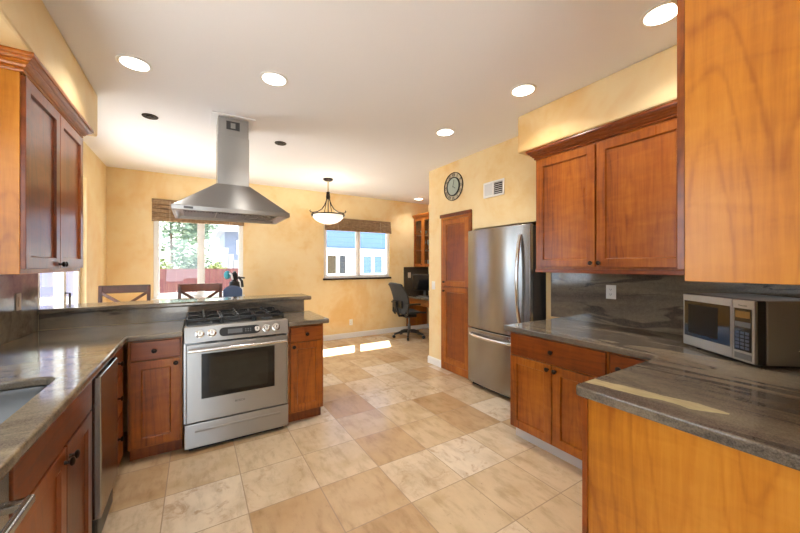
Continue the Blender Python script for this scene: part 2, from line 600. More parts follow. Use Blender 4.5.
# ------------------------------------------------------------------ the setting
CZ = 2.78       # ceiling height
XL, YF, XR = -1.05, 6.0, 2.97
XD = 4.45       # desk nook wall
XP = 2.89       # pantry wall
YP = 3.87
bm = B()
for a in ((XL - .1, XR, -3.0, YF + .1), (XR, XD + .1, -3.0, YF + .1)):
    box(bm, a[0], a[1], a[2], a[3], -.06, 0)
struct('floor', bm, M_TILE, 'square travertine tile floor of the kitchen and dining nook', 'floor')
struct('ceiling', bx(XL - .1, XD + .1, -3.0, YF + .1, CZ, CZ + .1), M_CEIL, 'smooth off-white ceiling with recessed lights', 'ceiling')
DY0, DY1, DZ1 = 3.68, 5.02, 2.40
SY0, SY1, SZ0, SZ1 = .75, 1.95, 1.14, 2.25
struct('wall_left', wall_grid(B(), XL - .1, XL, -3.0, YF, 0, CZ, 'y', [(DY0, DY1, 0, DZ1), (SY0, SY1, SZ0, SZ1), (-2.3, -.9, .9, 2.3)]), M_WALL,  # rear opening is unseen, added to light the right-hand cabinets
       'golden plaster wall on the left with the glazed door', 'wall')
W1 = (-.53, .665, .93, 2.36)
W2 = (2.035, 3.46, 1.170, 2.30)
struct('wall_far', wall_grid(B(), XL - .1, XD + .1, YF, YF + .1, 0, CZ, 'x', [W1, W2]), M_WALL,
       'golden plaster far wall holding both shaded windows', 'wall')
struct('wall_right', bx(XR, XR + .7, .08, 2.034, 0, CZ), M_WALL, 'golden plaster wall behind the right wall cabinets', 'wall')
bm = B()
PC0, PC1, PCZ = 2.985, 3.575, 2.10     # pantry cupboard opening
AL0, AL1, ALZ = 2.035, 2.955, 1.86     # fridge alcove
wall_grid(bm, XP, XP + .70, 2.035, YP, 0, CZ, 'y', [(PC0, PC1, 0, PCZ), (2.035, AL1, 0, ALZ)])
b2 = bx(XP + .70, XP + .78, 2.0, YP, 0, CZ)
struct('wall_pantry', bm, M_WALL, 'golden plaster wall around the pantry cupboard and refrigerator alcove', 'wall')
struct('wall_alcove', b2, M_WALL, 'golden plaster wall at the back of the refrigerator alcove', 'wall')
struct('wall_nook', bx(XD, XD + .1, YP - .1, YF, 0, CZ), M_WALL, 'golden plaster wall behind the desk nook cabinet', 'wall')
struct('wall_nook_side', bx(XP + .78, XD, YP - .1, YP, 0, CZ), M_WALL, 'golden plaster return wall of the desk nook', 'wall')
struct('wall_near', bx(1.38, XR, .0, .08, 0, CZ), M_WALL, 'golden plaster wall behind the near peninsula cabinets', 'wall')
struct('wall_back', wall_grid(B(), XL - .1, XD + .1, -3.1, -3.0, 0, CZ, 'x', [(-.95, .2, 0, 2.4)]), M_BACK, 'grey plaster back wall behind the viewer with an added daylight opening', 'wall')  # opening invented and placed to steer daylight into the kitchen
struct('wall_back_side', bx(XD, XD + .1, -3.0, .08, 0, CZ), M_BACK, 'grey plaster side wall behind the viewer', 'wall')
# soffits
struct('wall_soffit_left', bx(XL, -.668, .2, 3.52, 2.44, CZ), M_WALL, 'golden plaster soffit above the left wall cabinet', 'soffit', bevel=.015)
bm = B()
prism(bm, [(2.51, 2.01), (2.51, .54), (1.2, .54), (1.2, .08), (XR, .08), (XR, 2.01)], 2.44, CZ)
struct('wall_soffit_right', bm, M_WALL, 'golden plaster soffit above the right wall cabinets', 'soffit', bevel=.015)
# low wall under the bar
struct('wall_bar', bx(XL, 1.0, 3.62, 3.74, 0, 1.04), M_WALL, 'low plaster wall under the raised stone bar', 'wall')
# baseboards
def skirting(name, pts, label):
    struct(name, sweep(B(), [(0, 0), (.014, 0), (.014, .085), (.008, .1), (0, .1)], pts), M_WHITE, label, 'baseboard')
skirting('baseboard_far', [(XL, YF), (XD, YF)], 'white baseboard along the far wall')
skirting('baseboard_pantry', [(XD, YP), (XP, YP), (XP, PC1 + .005)], 'white baseboard around the pantry wall corner')
skirting('baseboard_nook', [(XD, YF), (XD, YP)], 'white baseboard in the desk nook')

def window(name, x0, x1, z0, z1, y, label, sill, mull=True):
    t = thing(name, label, 'window', ((x0 + x1) / 2, y, z0), kind='structure')
    fw = .045
    bm = B()
    wall_grid(bm, x0, x1, y + .02, y + .08, z0, z1, 'x', [(x0 + fw, (x0 + x1) / 2 - .028, z0 + fw, z1 - fw), ((x0 + x1) / 2 + .028, x1 - fw, z0 + fw, z1 - fw)])
    obj('window_frame', bm, M_WHITE, t, bevel=.004)
    bm = B()
    for a, b in ((x0 + fw, (x0 + x1) / 2 - .028), ((x0 + x1) / 2 + .028, x1 - fw)):
        wall_grid(bm, a, b, y + .035, y + .065, z0 + fw, z1 - fw, 'x', [(a + .022, b - .022, z0 + fw + .022, z1 - fw - .022)])
    obj('sash', bm, M_WHITE, t, bevel=.003)
    for a, b in ((x0 + fw + .01, (x0 + x1) / 2 - .03), ((x0 + x1) / 2 + .03, x1 - fw - .01)):
        obj('glass_pane', bx(a, b, y + .047, y + .053, z0 + fw + .01, z1 - fw - .01), M_GLASS, t)
    if sill:
        obj('window_sill', bx(x0 - .02, x1 + .02, y - .03, y + .02, z0 - .035, z0), sill, t, bevel=.004)
    return t
window('window_1', *W1, YF, 'white two-pane window behind the range hood and bar stools', M_WHITE)
window('window_2', *W2, YF, 'white two-pane window behind the hanging bowl lamp', M_BRONZE)

# glazed patio door in the left wall
t = thing('door_1', 'white framed glazed patio door in the left wall', 'door', (XL, (DY0 + DY1) / 2, 0), kind='structure')
bm = B()
mid = 4.36
for a, b in ((DY0 + .003, mid + .03), (mid - .03, DY1 - .003)):
    x = XL - .045 if a < 4 else XL - .085
    wall_grid(bm, x, x + .035, a, b, .02, DZ1 - .03, 'y', [(a + .075, b - .075, .14, DZ1 - .12)])
obj('door_frame', bm, M_WHITE, t, bevel=.004)
for a, b, x in ((DY0 + .07, mid - .04, XL - .03), (mid + .04, DY1 - .07, XL - .07)):
    obj('glass_pane', bx(x, x + .006, a, b, .13, DZ1 - .11), M_GLASS, t)
obj('threshold', bx(XL - .098, XL - .005, DY0 + .003, DY1 - .003, .001, .02), M_WHITE, t)
obj('door_handle', tube(B(), [(XL - .012, mid + .06 - .06, .95), (XL + .02, mid, .95), (XL + .02, mid, 1.15), (XL - .012, mid, 1.15)], .009, 8), M_BRONZE, t, smooth=60)
# unseen window added above the sink to bring in daylight
t = thing('window_added', 'unseen white window added above the sink for daylight', 'window', (XL, (SY0 + SY1) / 2, SZ0), kind='structure')
ym = (SY0 + SY1) / 2
obj('window_frame', wall_grid(B(), XL - .08, XL - .03, SY0, SY1, SZ0, SZ1, 'y', [(SY0 + .05, ym - .03, SZ0 + .05, SZ1 - .05), (ym + .03, SY1 - .05, SZ0 + .05, SZ1 - .05)]), M_WHITE, t)
for a, b in ((SY0 + .04, ym - .02), (ym + .02, SY1 - .04)):
    obj('glass_pane', bx(XL - .058, XL - .052, a, b, SZ0 + .04, SZ1 - .04), M_GLASS, t)

# ------------------------------------------------------------------ outdoors
struct('ground_outside', B() and bx(-14, 14, YF + .1, 24, -.5, -.06), M_GROUND, 'pale paved ground outside the windows', 'ground')
struct('ground_side', bx(-14, XL - .1, -14, YF + .1, -.5, -.06), M_GROUND, 'pale paved ground outside the patio door', 'ground')
struct('ground_bounce', bx(XL - .1, 14, -14, -3.1, -.5, -.06), M_GROUND, 'pale ground added unseen behind the house to bounce sunlight indoors', 'ground')  # unseen, added to throw sunlight up onto the ceiling
bm = B()
for i in range(20):
    x = -1.64 + i * .14
    box(bm, x + .0015, x + .1385, 8.98, 9.0, 0, 1.33 + .01 * random.random())
box(bm, -1.64, 1.16, 9.0, 9.04, .25, .34)
box(bm, -1.64, 1.16, 9.0, 9.04, 1.0, 1.09)
t = thing('backdrop', 'lavender walled shed added to dim the view through the patio door', 'backdrop', (-3.6, 9, -.06))  # added to block bright sky and give the door glass a bluish tone
obj('wall', bx(-5.5, -1.75, 8, 10.5, -.06, 3.6), plain('lavender grey stucco', lin(104, 108, 140), .8), t)
obj('trim_band', bx(-5.5, -1.74, 7.96, 8.0, .74, .86), M_WHITE, t)  # white band stands in for a bright reflected sill line
obj('roof', side_prism(B(), [(7.8, 3.6), (9.2, 4.3), (10.7, 3.6)], -5.6, -1.7), M_ROOF, t)
top('board_fence', bm, M_FENCE, 'red stained board fence outside the hooded window', 'fence')

def leaf_blob(bm, c, r, n, s):
    for i in range(n):
        d = Vector((random.gauss(0, 1), random.gauss(0, 1), random.gauss(0, 1))).normalized()
        k = .65 + .38 * random.random()
        p = Vector(c) + Vector((d.x * r[0], d.y * r[1], d.z * r[2])) * k
        u, w = frame_of(d + Vector((random.gauss(0, .5), random.gauss(0, .5), random.gauss(0, .5))))
        q = s * (.6 + .8 * random.random())
        a = bm.verts.new(p - u * q)
        b_ = bm.verts.new(p + w * q * .45 + d * q * .15)
        e = bm.verts.new(p + u * q)
        f = bm.verts.new(p - w * q * .45 + d * q * .15)
        bm.faces.new((a, b_, e, f))
def shrub(name, label, cat, c, r, m, n, s, trunk=True):
    t = thing(name, label, cat, (c[0], c[1], -.06), group='plants outside the hooded window')
    bm = B()
    for k in range(5):
        o = Vector((random.uniform(-.5, .5) * r[0], random.uniform(-.5, .5) * r[1], random.uniform(-.45, .45) * r[2]))
        leaf_blob(bm, Vector(c) + o, [x * .62 for x in r], n // 5, s)
    obj('foliage', bm, m, t)
    obj('stem', tube(B(), [(c[0], c[1], -.06), (c[0] + .03, c[1], c[2] * .5), (c[0], c[1], c[2])], [.09, .06, .03], 7), M_BARK, t)
shrub('tree', 'tall grey-green tree at the left of the hooded window', 'tree', (-.8, 15.0, 3.1), (1.5, 1.0, 1.4), M_LEAF3, 1500, .11)
shrub('tree', 'dark tree behind the middle of the hooded window', 'tree', (.1, 22.0, 4.0), (1.0, .8, 1.5), M_LEAF1, 1000, .12)
shrub('shrub', 'yellow-green shrub behind the fence at the left', 'shrub', (-.75, 10.6, 1.25), (.55, .45, .55), M_LEAF2, 900, .06)
shrub('shrub', 'pale green bush above the middle of the fence', 'shrub', (.0, 11.5, 1.45), (.6, .5, .6), M_LEAF3, 900, .06)
shrub('shrub', 'yellow-green bush beside the pale house steps', 'shrub', (.30, 10.0, 1.0), (.36, .36, .5), M_LEAF2, 600, .06)
bm = B()
n = 24
G = [[bm.verts.new((-16 + 34 * i / n, 24 + 14 * j / n, -.3 + 9.5 * (j / n) ** .8 + .5 * random.random())) for j in range(n + 1)] for i in range(n + 1)]
for i in range(n):
    for j in range(n): bm.faces.new((G[i][j], G[i + 1][j], G[i + 1][j + 1], G[i][j + 1]))
struct('ground_hill', bm, M_LEAF3, 'grassy hillside far outside the hooded window', 'hill', smooth=60)
t = thing('house', 'pale house with a grey window seen over the fence', 'house', (2.6, 16.5, -.06))
obj('wall', bx(1.05, 5.2, 16, 20, -.06, 2.9), M_PALE, t)
bm = B()
side_prism(bm, [(15.6, 2.85), (18, 3.6), (20.4, 2.85)], .8, 5.4)
obj('roof', bm, M_ROOF, t)
f = obj('window', bx(1.5, 2.3, 15.95, 16.02, 1.9, 2.5), M_WHITE, t)
obj('pane', bx(1.56, 2.24, 15.94, 15.96, 1.96, 2.44), M_SCREEN, f)
bm = B()
for i in range(7): box(bm, .75 + i * .16, .75 + (i + 1) * .16 + .02, 12.5, 13.6, -.06, 2.0 - i * .21)
top('garden_steps', bm, M_STEP, 'white stepped ramp outside the hooded window', 'steps')

t = thing('house', 'blue sided house with white windows outside the far window', 'house', (4.2, 9.4, -.06))
obj('wall', bx(1.9, 7.5, 9.05, 13, 1.87, 4.4), M_SIDING, t)
obj('wall', bx(1.9, 7.5, 9.0, 13, -.06, 1.87), M_WHITE, t)
obj('trim_band', bx(1.85, 7.55, 8.97, 9.0, 1.80, 1.90), M_WHITE, t)
for x0, x1 in ((3.11, 3.43), (3.47, 3.72), (4.22, 4.55), (4.59, 4.92), (5.5, 5.85)):
    f = obj('window', wall_grid(B(), x0, x1, 8.955, 8.995, 1.12, 1.73, 'x', [(x0 + .03, x1 - .03, 1.17, 1.69)]), M_WHITE, t)
    obj('pane', bx(x0 + .03, x1 - .03, 8.975, 8.985, 1.17, 1.69), M_SIDING if x0 > 4 else M_SCREEN, f)

# ------------------------------------------------------------------ cabinets
def door_bm(w, h, th=.02, fr=.06, rec=.013):
    """panelled door in local (x, y=-outward, z); front at y=-th"""
    bm = B()
    def rect(i, y): return [bm.verts.new(p) for p in ((i, y, i), (w - i, y, i), (w - i, y, h - i), (i, y, h - i))]
    back, o, a, b, c = rect(0, 0), rect(0, -th), rect(fr, -th), rect(fr + .005, -th + rec), rect(fr + .012, -th + rec)
    for p, q in ((back, o), (o, a), (a, b), (b, c)):
        for k in range(4): bm.faces.new((p[k], p[(k + 1) % 4], q[(k + 1) % 4], q[k]))
    bm.faces.new(back[::-1])
    f = bm.faces.new(c)
    f.material_index = 1
    return bm
def slab_bm(w, h, th=.02): return bx(0, w, -th, 0, 0, h)
def knob_bm(u, v, th=.02, r=.0165):
    return lathe(B(), [(0, 0), (.008, 0), (.006, .008), (.006, .014), (r * .8, .017), (r, .021), (r, .025), (r * .7, .029), (0, .031)], 14,
                 (u, -th, v), (0, -1, 0))

def cabinet(name, label, cat, O, U, N, w, d, z0, z1, fronts, mats, toe=None, group=None, extra=None, sides=None, upper=False):
    """fronts: (kind, u0, u1, v0, v1, knobs[(u,v)]) with v measured in world z"""
    Mx = frame((O[0], O[1], 0), U, N)
    c = Mx @ Vector((w / 2, d / 2, z0))
    t = thing(name, label, cat, (c.x, c.y, 0 if toe is not None else z0), group=group)
    obj('carcass', bx(0, w, 0, d, z0, z1), mats.get('body', M_WZ), t, M=Mx, bevel=.0015)
    for kind, u0, u1, v0, v1, kn in fronts:
        Md = Mx @ Matrix.Translation((u0, 0, v0))
        if kind == 'door':
            f = obj('door', door_bm(u1 - u0, v1 - v0), [mats['door'], mats.get('panel', mats['door'])], t, M=Md, bevel=.002)
        else:
            f = obj('drawer' if kind == 'drawer' else 'false_front', slab_bm(u1 - u0, v1 - v0), mats['drawer'], t, M=Md, bevel=.004)
        for u, v in kn: obj('knob', knob_bm(u, v), M_BRONZE, f, M=Mx, smooth=40)
    if toe is not None:
        obj('toe_kick', bx(.004, w - .004, .06, d - .01, 0, z0), toe, t, M=Mx)
    return t, Mx

CROWN = [(0, 0), (.010, 0), (.013, .006), (.010, .012), (.010, .016), (.020, .020), (.026, .030), (.036, .038), (.036, .043), (.044, .047), (.052, .056), (.053, .062), (.060, .063), (.062, .070), (.060, .082), (0, .082)]
def crown_prof(z): return [(o, z + h) for o, h in CROWN]

# -- left wall cabinet (faces +x)
t, Mx = cabinet('wall_cabinet', 'glossy cherry two-door wall cabinet on the left wall', 'cabinet', (-.727, 2.33), (0, 1, 0), (1, 0, 0), .97, .321, 1.375, 2.36,
        [('door', .004, .482, 1.40, 2.345, [(.462, 1.425)]), ('door', .488, .966, 1.40, 2.345, [(.508, 1.425)])],
        {'body': M_HZ, 'door': M_RZ, 'panel': M_RZ})
obj('crown_moulding', sweep(B(), crown_prof(2.357), [(XL + .005, 2.33), (-.722, 2.33), (-.722, 3.30), (XL + .005, 3.30)]), M_WY, t)

# -- right wall cabinet (faces -x)
UXR = 2.585
t, Mx = cabinet('wall_cabinet', 'cherry two-door wall cabinet above the right backsplash', 'cabinet', (UXR, 1.87), (0, -1, 0), (-1, 0, 0), 1.41, XR - UXR - .004, 1.375, 2.36,
        [('door', .022, .520, 1.405, 2.335, [(.498, 1.435)]), ('door', .535, 1.08, 1.405, 2.335, [(.557, 1.435)])],
        {'body': M_WZ, 'door': M_WZ, 'panel': M_WZ})
obj('crown_moulding', sweep(B(), crown_prof(2.357), [(XP - .3 + .37, 1.87), (UXR, 1.87), (UXR, .50)][::1]), M_RY, t)
obj('light_rail', bx(UXR - .012, UXR + .012, .46, 1.87, 1.355, 1.385), M_RY, t, bevel=.003)

# -- near wall cabinet over the peninsula, its end panel faces -x
t = thing('wall_cabinet', 'honey cherry end panel cabinet hanging above the microwave at right', 'cabinet', (1.9, .25, 1.37))
obj('end_panel', bx(1.283, 1.302, .083, .405, 1.37, 2.436), M_HZ, t, bevel=.002)
obj('carcass', bx(1.302, 2.5, .083, .403, 1.372, 2.436), M_HZ, t)
Mx = frame((1.285, .405, 0), (1, 0, 0), (0, 1, 0))
for u0, u1 in ((.0, .40), (.404, .80), (.804, 1.20)):
    f = obj('door', door_bm(u1 - u0, .99), [M_WZ, M_WZ], t, M=Mx @ Matrix.Translation((u0, 0, 1.405)), bevel=.002)
    obj('knob', knob_bm(u1 - .035, 1.44), M_BRONZE, f, M=Mx, smooth=40)

# -- right base cabinets (face -x)
BXR = 2.215
t, Mx = cabinet('base_cabinet', 'cherry base cabinet with wide drawer and two doors by the refrigerator', 'cabinet', (BXR, 1.84), (0, -1, 0), (-1, 0, 0), .765, XR - BXR - .01, .10, .878,
        [('drawer', .012, .752, .70, .868, [(.382, .785)]), ('door', .012, .378, .112, .688, [(.352, .655)]), ('door', .386, .752, .112, .688, [(.412, .655)])],
        {'body': M_WZ, 'door': M_WZ, 'panel': M_WZ, 'drawer': M_RY}, toe=M_TOE)
t, Mx = cabinet('base_cabinet', 'cherry base cabinet with narrow drawer in the right corner', 'cabinet', (BXR, 1.07), (0, -1, 0), (-1, 0, 0), .30, XR - BXR - .01, .10, .878,
        [('drawer', .008, .285, .70, .868, [(.065, .785)]), ('door', .008, .285, .112, .688, [(.04, .655)])],
        {'body': M_WZ, 'door': M_WZ, 'panel': M_WZ, 'drawer': M_RY}, toe=M_TOE)
# -- peninsula cabinet, end panel faces -x, doors face +y
t = thing('base_cabinet', 'honey cherry peninsula cabinet with plain end panel at lower right', 'cabinet', (1.8, .4, 0))
obj('end_panel', bx(1.353, 1.375, .083, .738, 0, .878), M_HZ, t, bevel=.002)
obj('carcass', bx(1.375, 2.2, .083, .73, .1, .878), M_WZ, t)
obj('face_frame', bx(1.345, 1.383, .738, .758, .0, .878), M_RZ, t, bevel=.002)
Mx = frame((2.2, .732, 0), (-1, 0, 0), (0, 1, 0))
for u0, u1 in ((.0, .40), (.405, .812)):
    f = obj('door', door_bm(u1 - u0, .575), [M_WZ, M_WZ], t, M=Mx @ Matrix.Translation((u0, 0, .112)), bevel=.002)
    obj('knob', knob_bm(u1 - .012, .655), M_BRONZE, f, M=Mx, smooth=40)
    f = obj('drawer', slab_bm(u1 - u0, .168), M_WX, t, M=Mx @ Matrix.Translation((u0, 0, .70)), bevel=.003)
    obj('knob', knob_bm((u0 + u1) / 2, .785), M_BRONZE, f, M=Mx, smooth=40)
obj('toe_kick', bx(1.40, 2.2, .1, .67, 0, .1), M_TOE, t)

# -- island cabinets (face -y)
IY = 2.998
t, Mx = cabinet('base_cabinet', 'cherry base cabinet with one drawer and door left of the range', 'cabinet', (-.412, IY), (1, 0, 0), (0, -1, 0), .325, .58, .10, .878,
        [('drawer', .018, .312, .738, .868, [(.155, .80)]), ('door', .018, .312, .115, .728, [(.285, .695)])],
        {'body': M_WZ, 'door': M_WZ, 'panel': M_WZ, 'drawer': M_WX}, toe=M_RZ)
t, Mx = cabinet('base_cabinet', 'cherry base cabinet with one drawer and door right of the range', 'cabinet', (.69, IY), (1, 0, 0), (0, -1, 0), .32, .58, .10, .878,
        [('drawer', .018, .306, .738, .868, [(.162, .80)]), ('door', .018, .306, .115, .728, [(.045, .695)])],
        {'body': M_WZ, 'door': M_WZ, 'panel': M_WZ, 'drawer': M_WX}, toe=M_RZ)

# -- left run (faces +x)
LX = -.446
t, Mx = cabinet('base_cabinet', 'cherry sink cabinet with false front and two doors on the left', 'cabinet', (LX, 1.312), (0, 1, 0), (1, 0, 0), .835, .58, .10, .70,
        [('false', .012, .818, .728, .868, []), ('door', .012, .455, .115, .718, [(.431, .665)]), ('door', .461, .818, .115, .718, [(.487, .665)])],
        {'body': M_WZ, 'door': M_RZ, 'panel': M_RZ, 'drawer': M_RY}, toe=M_RZ)
obj('face_rail', bx(LX - .02, LX, 1.312, 2.147, .70, .878), M_RY, t)
t, Mx = cabinet('base_cabinet', 'narrow cherry drawer stack in the left corner beside the dishwasher', 'cabinet', (LX, 2.575), (0, 1, 0), (1, 0, 0), .36, .58, .10, .878,
        [('drawer', .01, .345, .70, .868, [(.175, .785)]), ('drawer', .01, .345, .43, .69, [(.175, .56)]), ('drawer', .01, .345, .115, .42, [(.175, .30)])],
        {'body': M_WZ, 'drawer': M_RY}, toe=M_RZ)
# dishwasher, door slightly proud of the cabinets
t = thing('dishwasher', 'slim stainless dishwasher on the left between sink cabinet and corner drawers', 'dishwasher', (-.7, 2.36, 0))
obj('tub', bx(-.99, -.436, 2.165, 2.555, .1, .875), M_DKGREY, t)
obj('door', bx(-.432, -.397, 2.158, 2.562, .17, .87), M_SSZ, t, bevel=.005)
obj('toe_panel', bx(-.60, -.415, 2.165, 2.555, .012, .165), M_BLACK, t, bevel=.03, segs=4)
# appliance drawer at the near left
t = thing('compactor', 'stainless appliance with bar handle at the lower left corner', 'appliance', (-.7, 1.0, 0))
obj('body', bx(-.99, -.45, .72, 1.302, .1, .875), M_DKGREY, t)
obj('front_panel', bx(-.45, -.425, .71, 1.302, .12, .872), M_SSY, t, bevel=.004)
obj('toe_kick', bx(-.9, -.50, .72, 1.30, 0, .1), M_BLACK, t)
h = obj('handle', box(B(), -.378, -.36,   .76, 1.25, .794, .818), M_SSY, t, bevel=.005)
for y in (.80, 1.23): obj('standoff', bx(-.426, -.366, y - .016, y + .016, .796, .816), M_SSY, h, bevel=.004)

# ------------------------------------------------------------------ worktops and stone
ZT = .92
sinkhole = rrect(-.955, -.525, 1.36, 2.09, .085)
poly = [(XL + .003, .70), (-.41, .70), (-.41, 2.955), (-.082, 2.955), (-.082, 3.575), (.688, 3.575), (.688, 2.955), (1.045, 2.955), (1.06, 2.97), (1.06, 3.60), (XL + .003, 3.60)]
top('stone_worktop', prism(B(), poly, .88, ZT, [sinkhole]), M_GRS, 'grey-brown granite worktop around the sink and the range', 'worktop', bevel=.012, segs=3)
poly = [(1.34, .083), (1.34, .77), (1.347, .785), (1.362, .79), (2.12, .79), (2.14, .793), (2.158, .802), (2.170, .818), (2.175, .84), (2.175, 1.88), (XR - .003, 1.88), (XR - .003, .083)]
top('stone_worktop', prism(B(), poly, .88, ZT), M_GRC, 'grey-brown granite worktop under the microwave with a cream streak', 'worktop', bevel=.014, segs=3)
top('stone_backsplash', bx(XR - .024, XR - .002, .10, 1.965, ZT + .001, 1.372), M_GRY, 'veined granite backsplash on the right wall behind the microwave', 'backsplash')
top('stone_backsplash', bx(XL + .002, XL + .024, 2.0, 3.598, ZT + .001, 1.36), M_GRS, 'polished granite backsplash on the left wall behind the sink', 'backsplash')
top('stone_backsplash', bx(XL + .026, 1.0, 3.600, 3.618, ZT + .001, 1.04), M_GRX, 'low granite backsplash between the range and the raised bar', 'backsplash')
top('stone_bar_top', bx(XL + .003, 1.075, 3.575, 3.95, 1.042, 1.082), M_GRX, 'long raised granite bar top behind the range', 'bar top', bevel=.012, segs=3)
# sink
t = thing('sink', 'undermount stainless sink in the left worktop', 'sink', (-.74, 1.72, .70))
bm = B()
rings = []
for ins, z in ((-.022, .879), (-.002, .879), (.003, .86), (.014, .74), (.04, .716), (.12, .71)):
    r = max(.085 - ins * .3, .04)
    rings.append([bm.verts.new((x, y, z)) for x, y in rrect(-.955 + ins, -.525 - ins, 1.36 + ins, 2.09 - ins, r)])
for a, b in zip(rings, rings[1:]):
    for k in range(len(a)): bm.faces.new((a[k], a[(k + 1) % len(a)], b[(k + 1) % len(a)], b[k]))
bm.faces.new(rings[-1])
obj('bowl', bm, M_SINK, t, smooth=50)
obj('drain', lathe(B(), [(0, .003), (.03, .003), (.042, .006), (.048, .001), (.048, 0)], 24, (-.74, 1.72, .7105)), M_CHROME, t, smooth=40)

# ------------------------------------------------------------------ range
RX0, RX1, RY, = -.078, .682, 2.962
t = thing('range', 'stainless gas range with black grates set into the stone island', 'range', (.302, 3.25, 0))
obj('body', bx(RX0 + .004, RX1 - .004, RY + .02, 3.57, .05, .905), M_SSZ, t)
obj('side_trim', bx(RX0, RX0 + .012, RY - .005, RY + .02, .225, .825), M_SSZ, t)
obj('side_trim', bx(RX1 - .012, RX1, RY - .005, RY + .02, .225, .825), M_SSZ, t)
bm = B()
side_prism(bm, [(RY - .028, .832), (RY + .02, .832), (RY + .10, .905), (RY + .10, .944), (RY + .03, .950), (RY + .004, .946)], RX0, RX1)
cp = obj('control_panel', bm, M_SSX, t, bevel=.004)
tilt = math.atan2(.032, .114)
def panel_pt(x, f):   # f 0..1 up the slanted face
    return Vector((x, RY - .028 + .032 * f, .832 + .114 * f))
nrm = Vector((0, -math.cos(tilt), math.sin(tilt)))
for x in (.025, .105, .428, .503, .580):
    k = obj('knob', lathe(B(), [(.031, 0), (.031, .004), (.024, .006), (.022, .028), (.019, .031), (0, .031)], 20, panel_pt(x, .52), nrm), M_CHROME, cp, smooth=40)
    p = panel_pt(x, .52) + nrm * .031
    obj('grip', bx(p.x - .003, p.x + .003, p.y - .002, p.y + .003, p.z - .016, p.z + .014), M_GREYPL, k)
Mp = Matrix.Translation(panel_pt(.30, .52) + nrm * .002) @ Matrix.Rotation(PI / 2 - tilt, 4, 'X')
bm = B()
prism(bm, rrect(-.145, .155, -.034, .034, .033, 6), 0, .004)
dp = obj('display_panel', bm, M_BLACK, cp, M=Mp.copy())
obj('display', bx(-.085, .02, -.017, .017, .004, .0055), M_GREYPL, dp, M=Mp.copy())
bm = B()
for i in range(3):
    for j in range(2): cyl(bm, (  .045 + i * .018, -.008 + j * .016, .004), .005, .002, n=10)
obj('button_cluster', bm, M_GREYPL, dp, M=Mp.copy())
d = obj('oven_door', bx(RX0 + .013, RX1 - .013, RY - .028, RY + .019, .226, .818), M_SSX, t, bevel=.006)
bm = B()
wall_grid(bm, .035, .565, RY - .0325, RY - .026, .40, .742, 'x', [(.088, .512, .436, .706)])
obj('window_border', bm, M_BLACKG, d)
obj('oven_glass', bx(.088, .512, RY - .0315, RY - .027, .436, .706), plain('smoked oven glass', lin(34, 33, 26), .05), d)
bm = B()
tube(bm, [(RX0 + .03, RY - .075, .778), (RX1 - .03, RY - .075, .778)], .013, 12)
h = obj('handle', bm, M_CHROME, d, smooth=50)
for x in (RX0 + .055, RX1 - .055): obj('standoff', cyl(B(), (x, RY - .075, .778), .009, .05, (0, 1, 0), 10), M_CHROME, h, smooth=40)
obj('lettering', text_bm('BOSCH', .022, Matrix.Translation((.302, RY - .0285, .335)) @ Matrix.Rotation(PI / 2, 4, 'X')), M_DKGREY, d)
bm = B()
for i in range(5): box(bm, .06 + i * .11, .14 + i * .11, RY - .006, RY + .001, .820, .829)
obj('vent_slot', bm, M_BLACK, t)
dr = obj('storage_drawer', bx(RX0 + .002, RX1 - .002, RY - .026, RY + .02, .035, .218), M_SSX, t, bevel=.006)
obj('drawer_pull', side_prism(B(), [(RY - .026, .172), (RY - .029, .168), (RY - .029, .160), (RY - .026, .150)], RX0 + .07, RX1 - .07), M_SSX, dr)
obj('foot_rail', bx(RX0 + .03, RX1 - .03, RY + .03, 3.5, 0, .05), M_BLACK, t)
ct = obj('cooktop', bx(RX0, RX1, RY + .09, 3.572, .905, .940), M_BLACK, t, bevel=.006)
for x, y, r in ((.06, 3.16, .045), (.06, 3.42, .04), (.302, 3.29, .055), (.545, 3.16, .04), (.545, 3.42, .045)):
    b = obj('burner', lathe(B(), [(r * 1.25, 0), (r * 1.2, .008), (r, .012), (r, .018), (0, .018)], 22, (x, y, .9405)), M_GREYPL, ct, smooth=35)
    obj('burner_cap', lathe(B(), [(0, 0), (r * .85, 0), (r * .88, .005), (r * .8, .009), (0, .010)], 22, (x, y, .959)), M_IRON, b, smooth=35)
for gx0, gx1 in ((-.066, .178), (.182, .424), (.428, .670)):
    bm = B()
    y0, y1, z0, z1 = RY + .10, 3.555, .972, .990
    for x in (gx0 + .006, (gx0 + gx1) / 2, gx1 - .006): box(bm, x - .006, x + .006, y0, y1, z0, z1)
    for y in (y0 + .006, (y0 * 2 + y1) / 3, (y0 + y1) / 2, (y0 + 2 * y1) / 3, y1 - .006): box(bm, gx0, gx1, y - .006, y + .006, z0 + .001, z1 + .003)
    for x in (gx0 + .006, gx1 - .006):
        for y in (y0 + .006, y1 - .006, (y0 + y1) / 2): box(bm, x - .007, x + .007, y - .007, y + .007, .940, z0 + .002)
    for y in (3.16, 3.42):
        cx = (gx0 + gx1) / 2
        for s in (-1, 1):
            tube(bm, [(cx + s * .115, y, .975), (cx + s * .10, y, 1.004), (cx + s * .05, y, 1.004), (cx + s * .018, y, .985)], .0075, 6)
            tube(bm, [(cx, y + s * .11, .975), (cx, y + s * .095, 1.004), (cx, y + s * .045, 1.004), (cx, y + s * .014, .985)], .0075, 6)
    obj('grate', bm, M_IRON, t, bevel=.002)

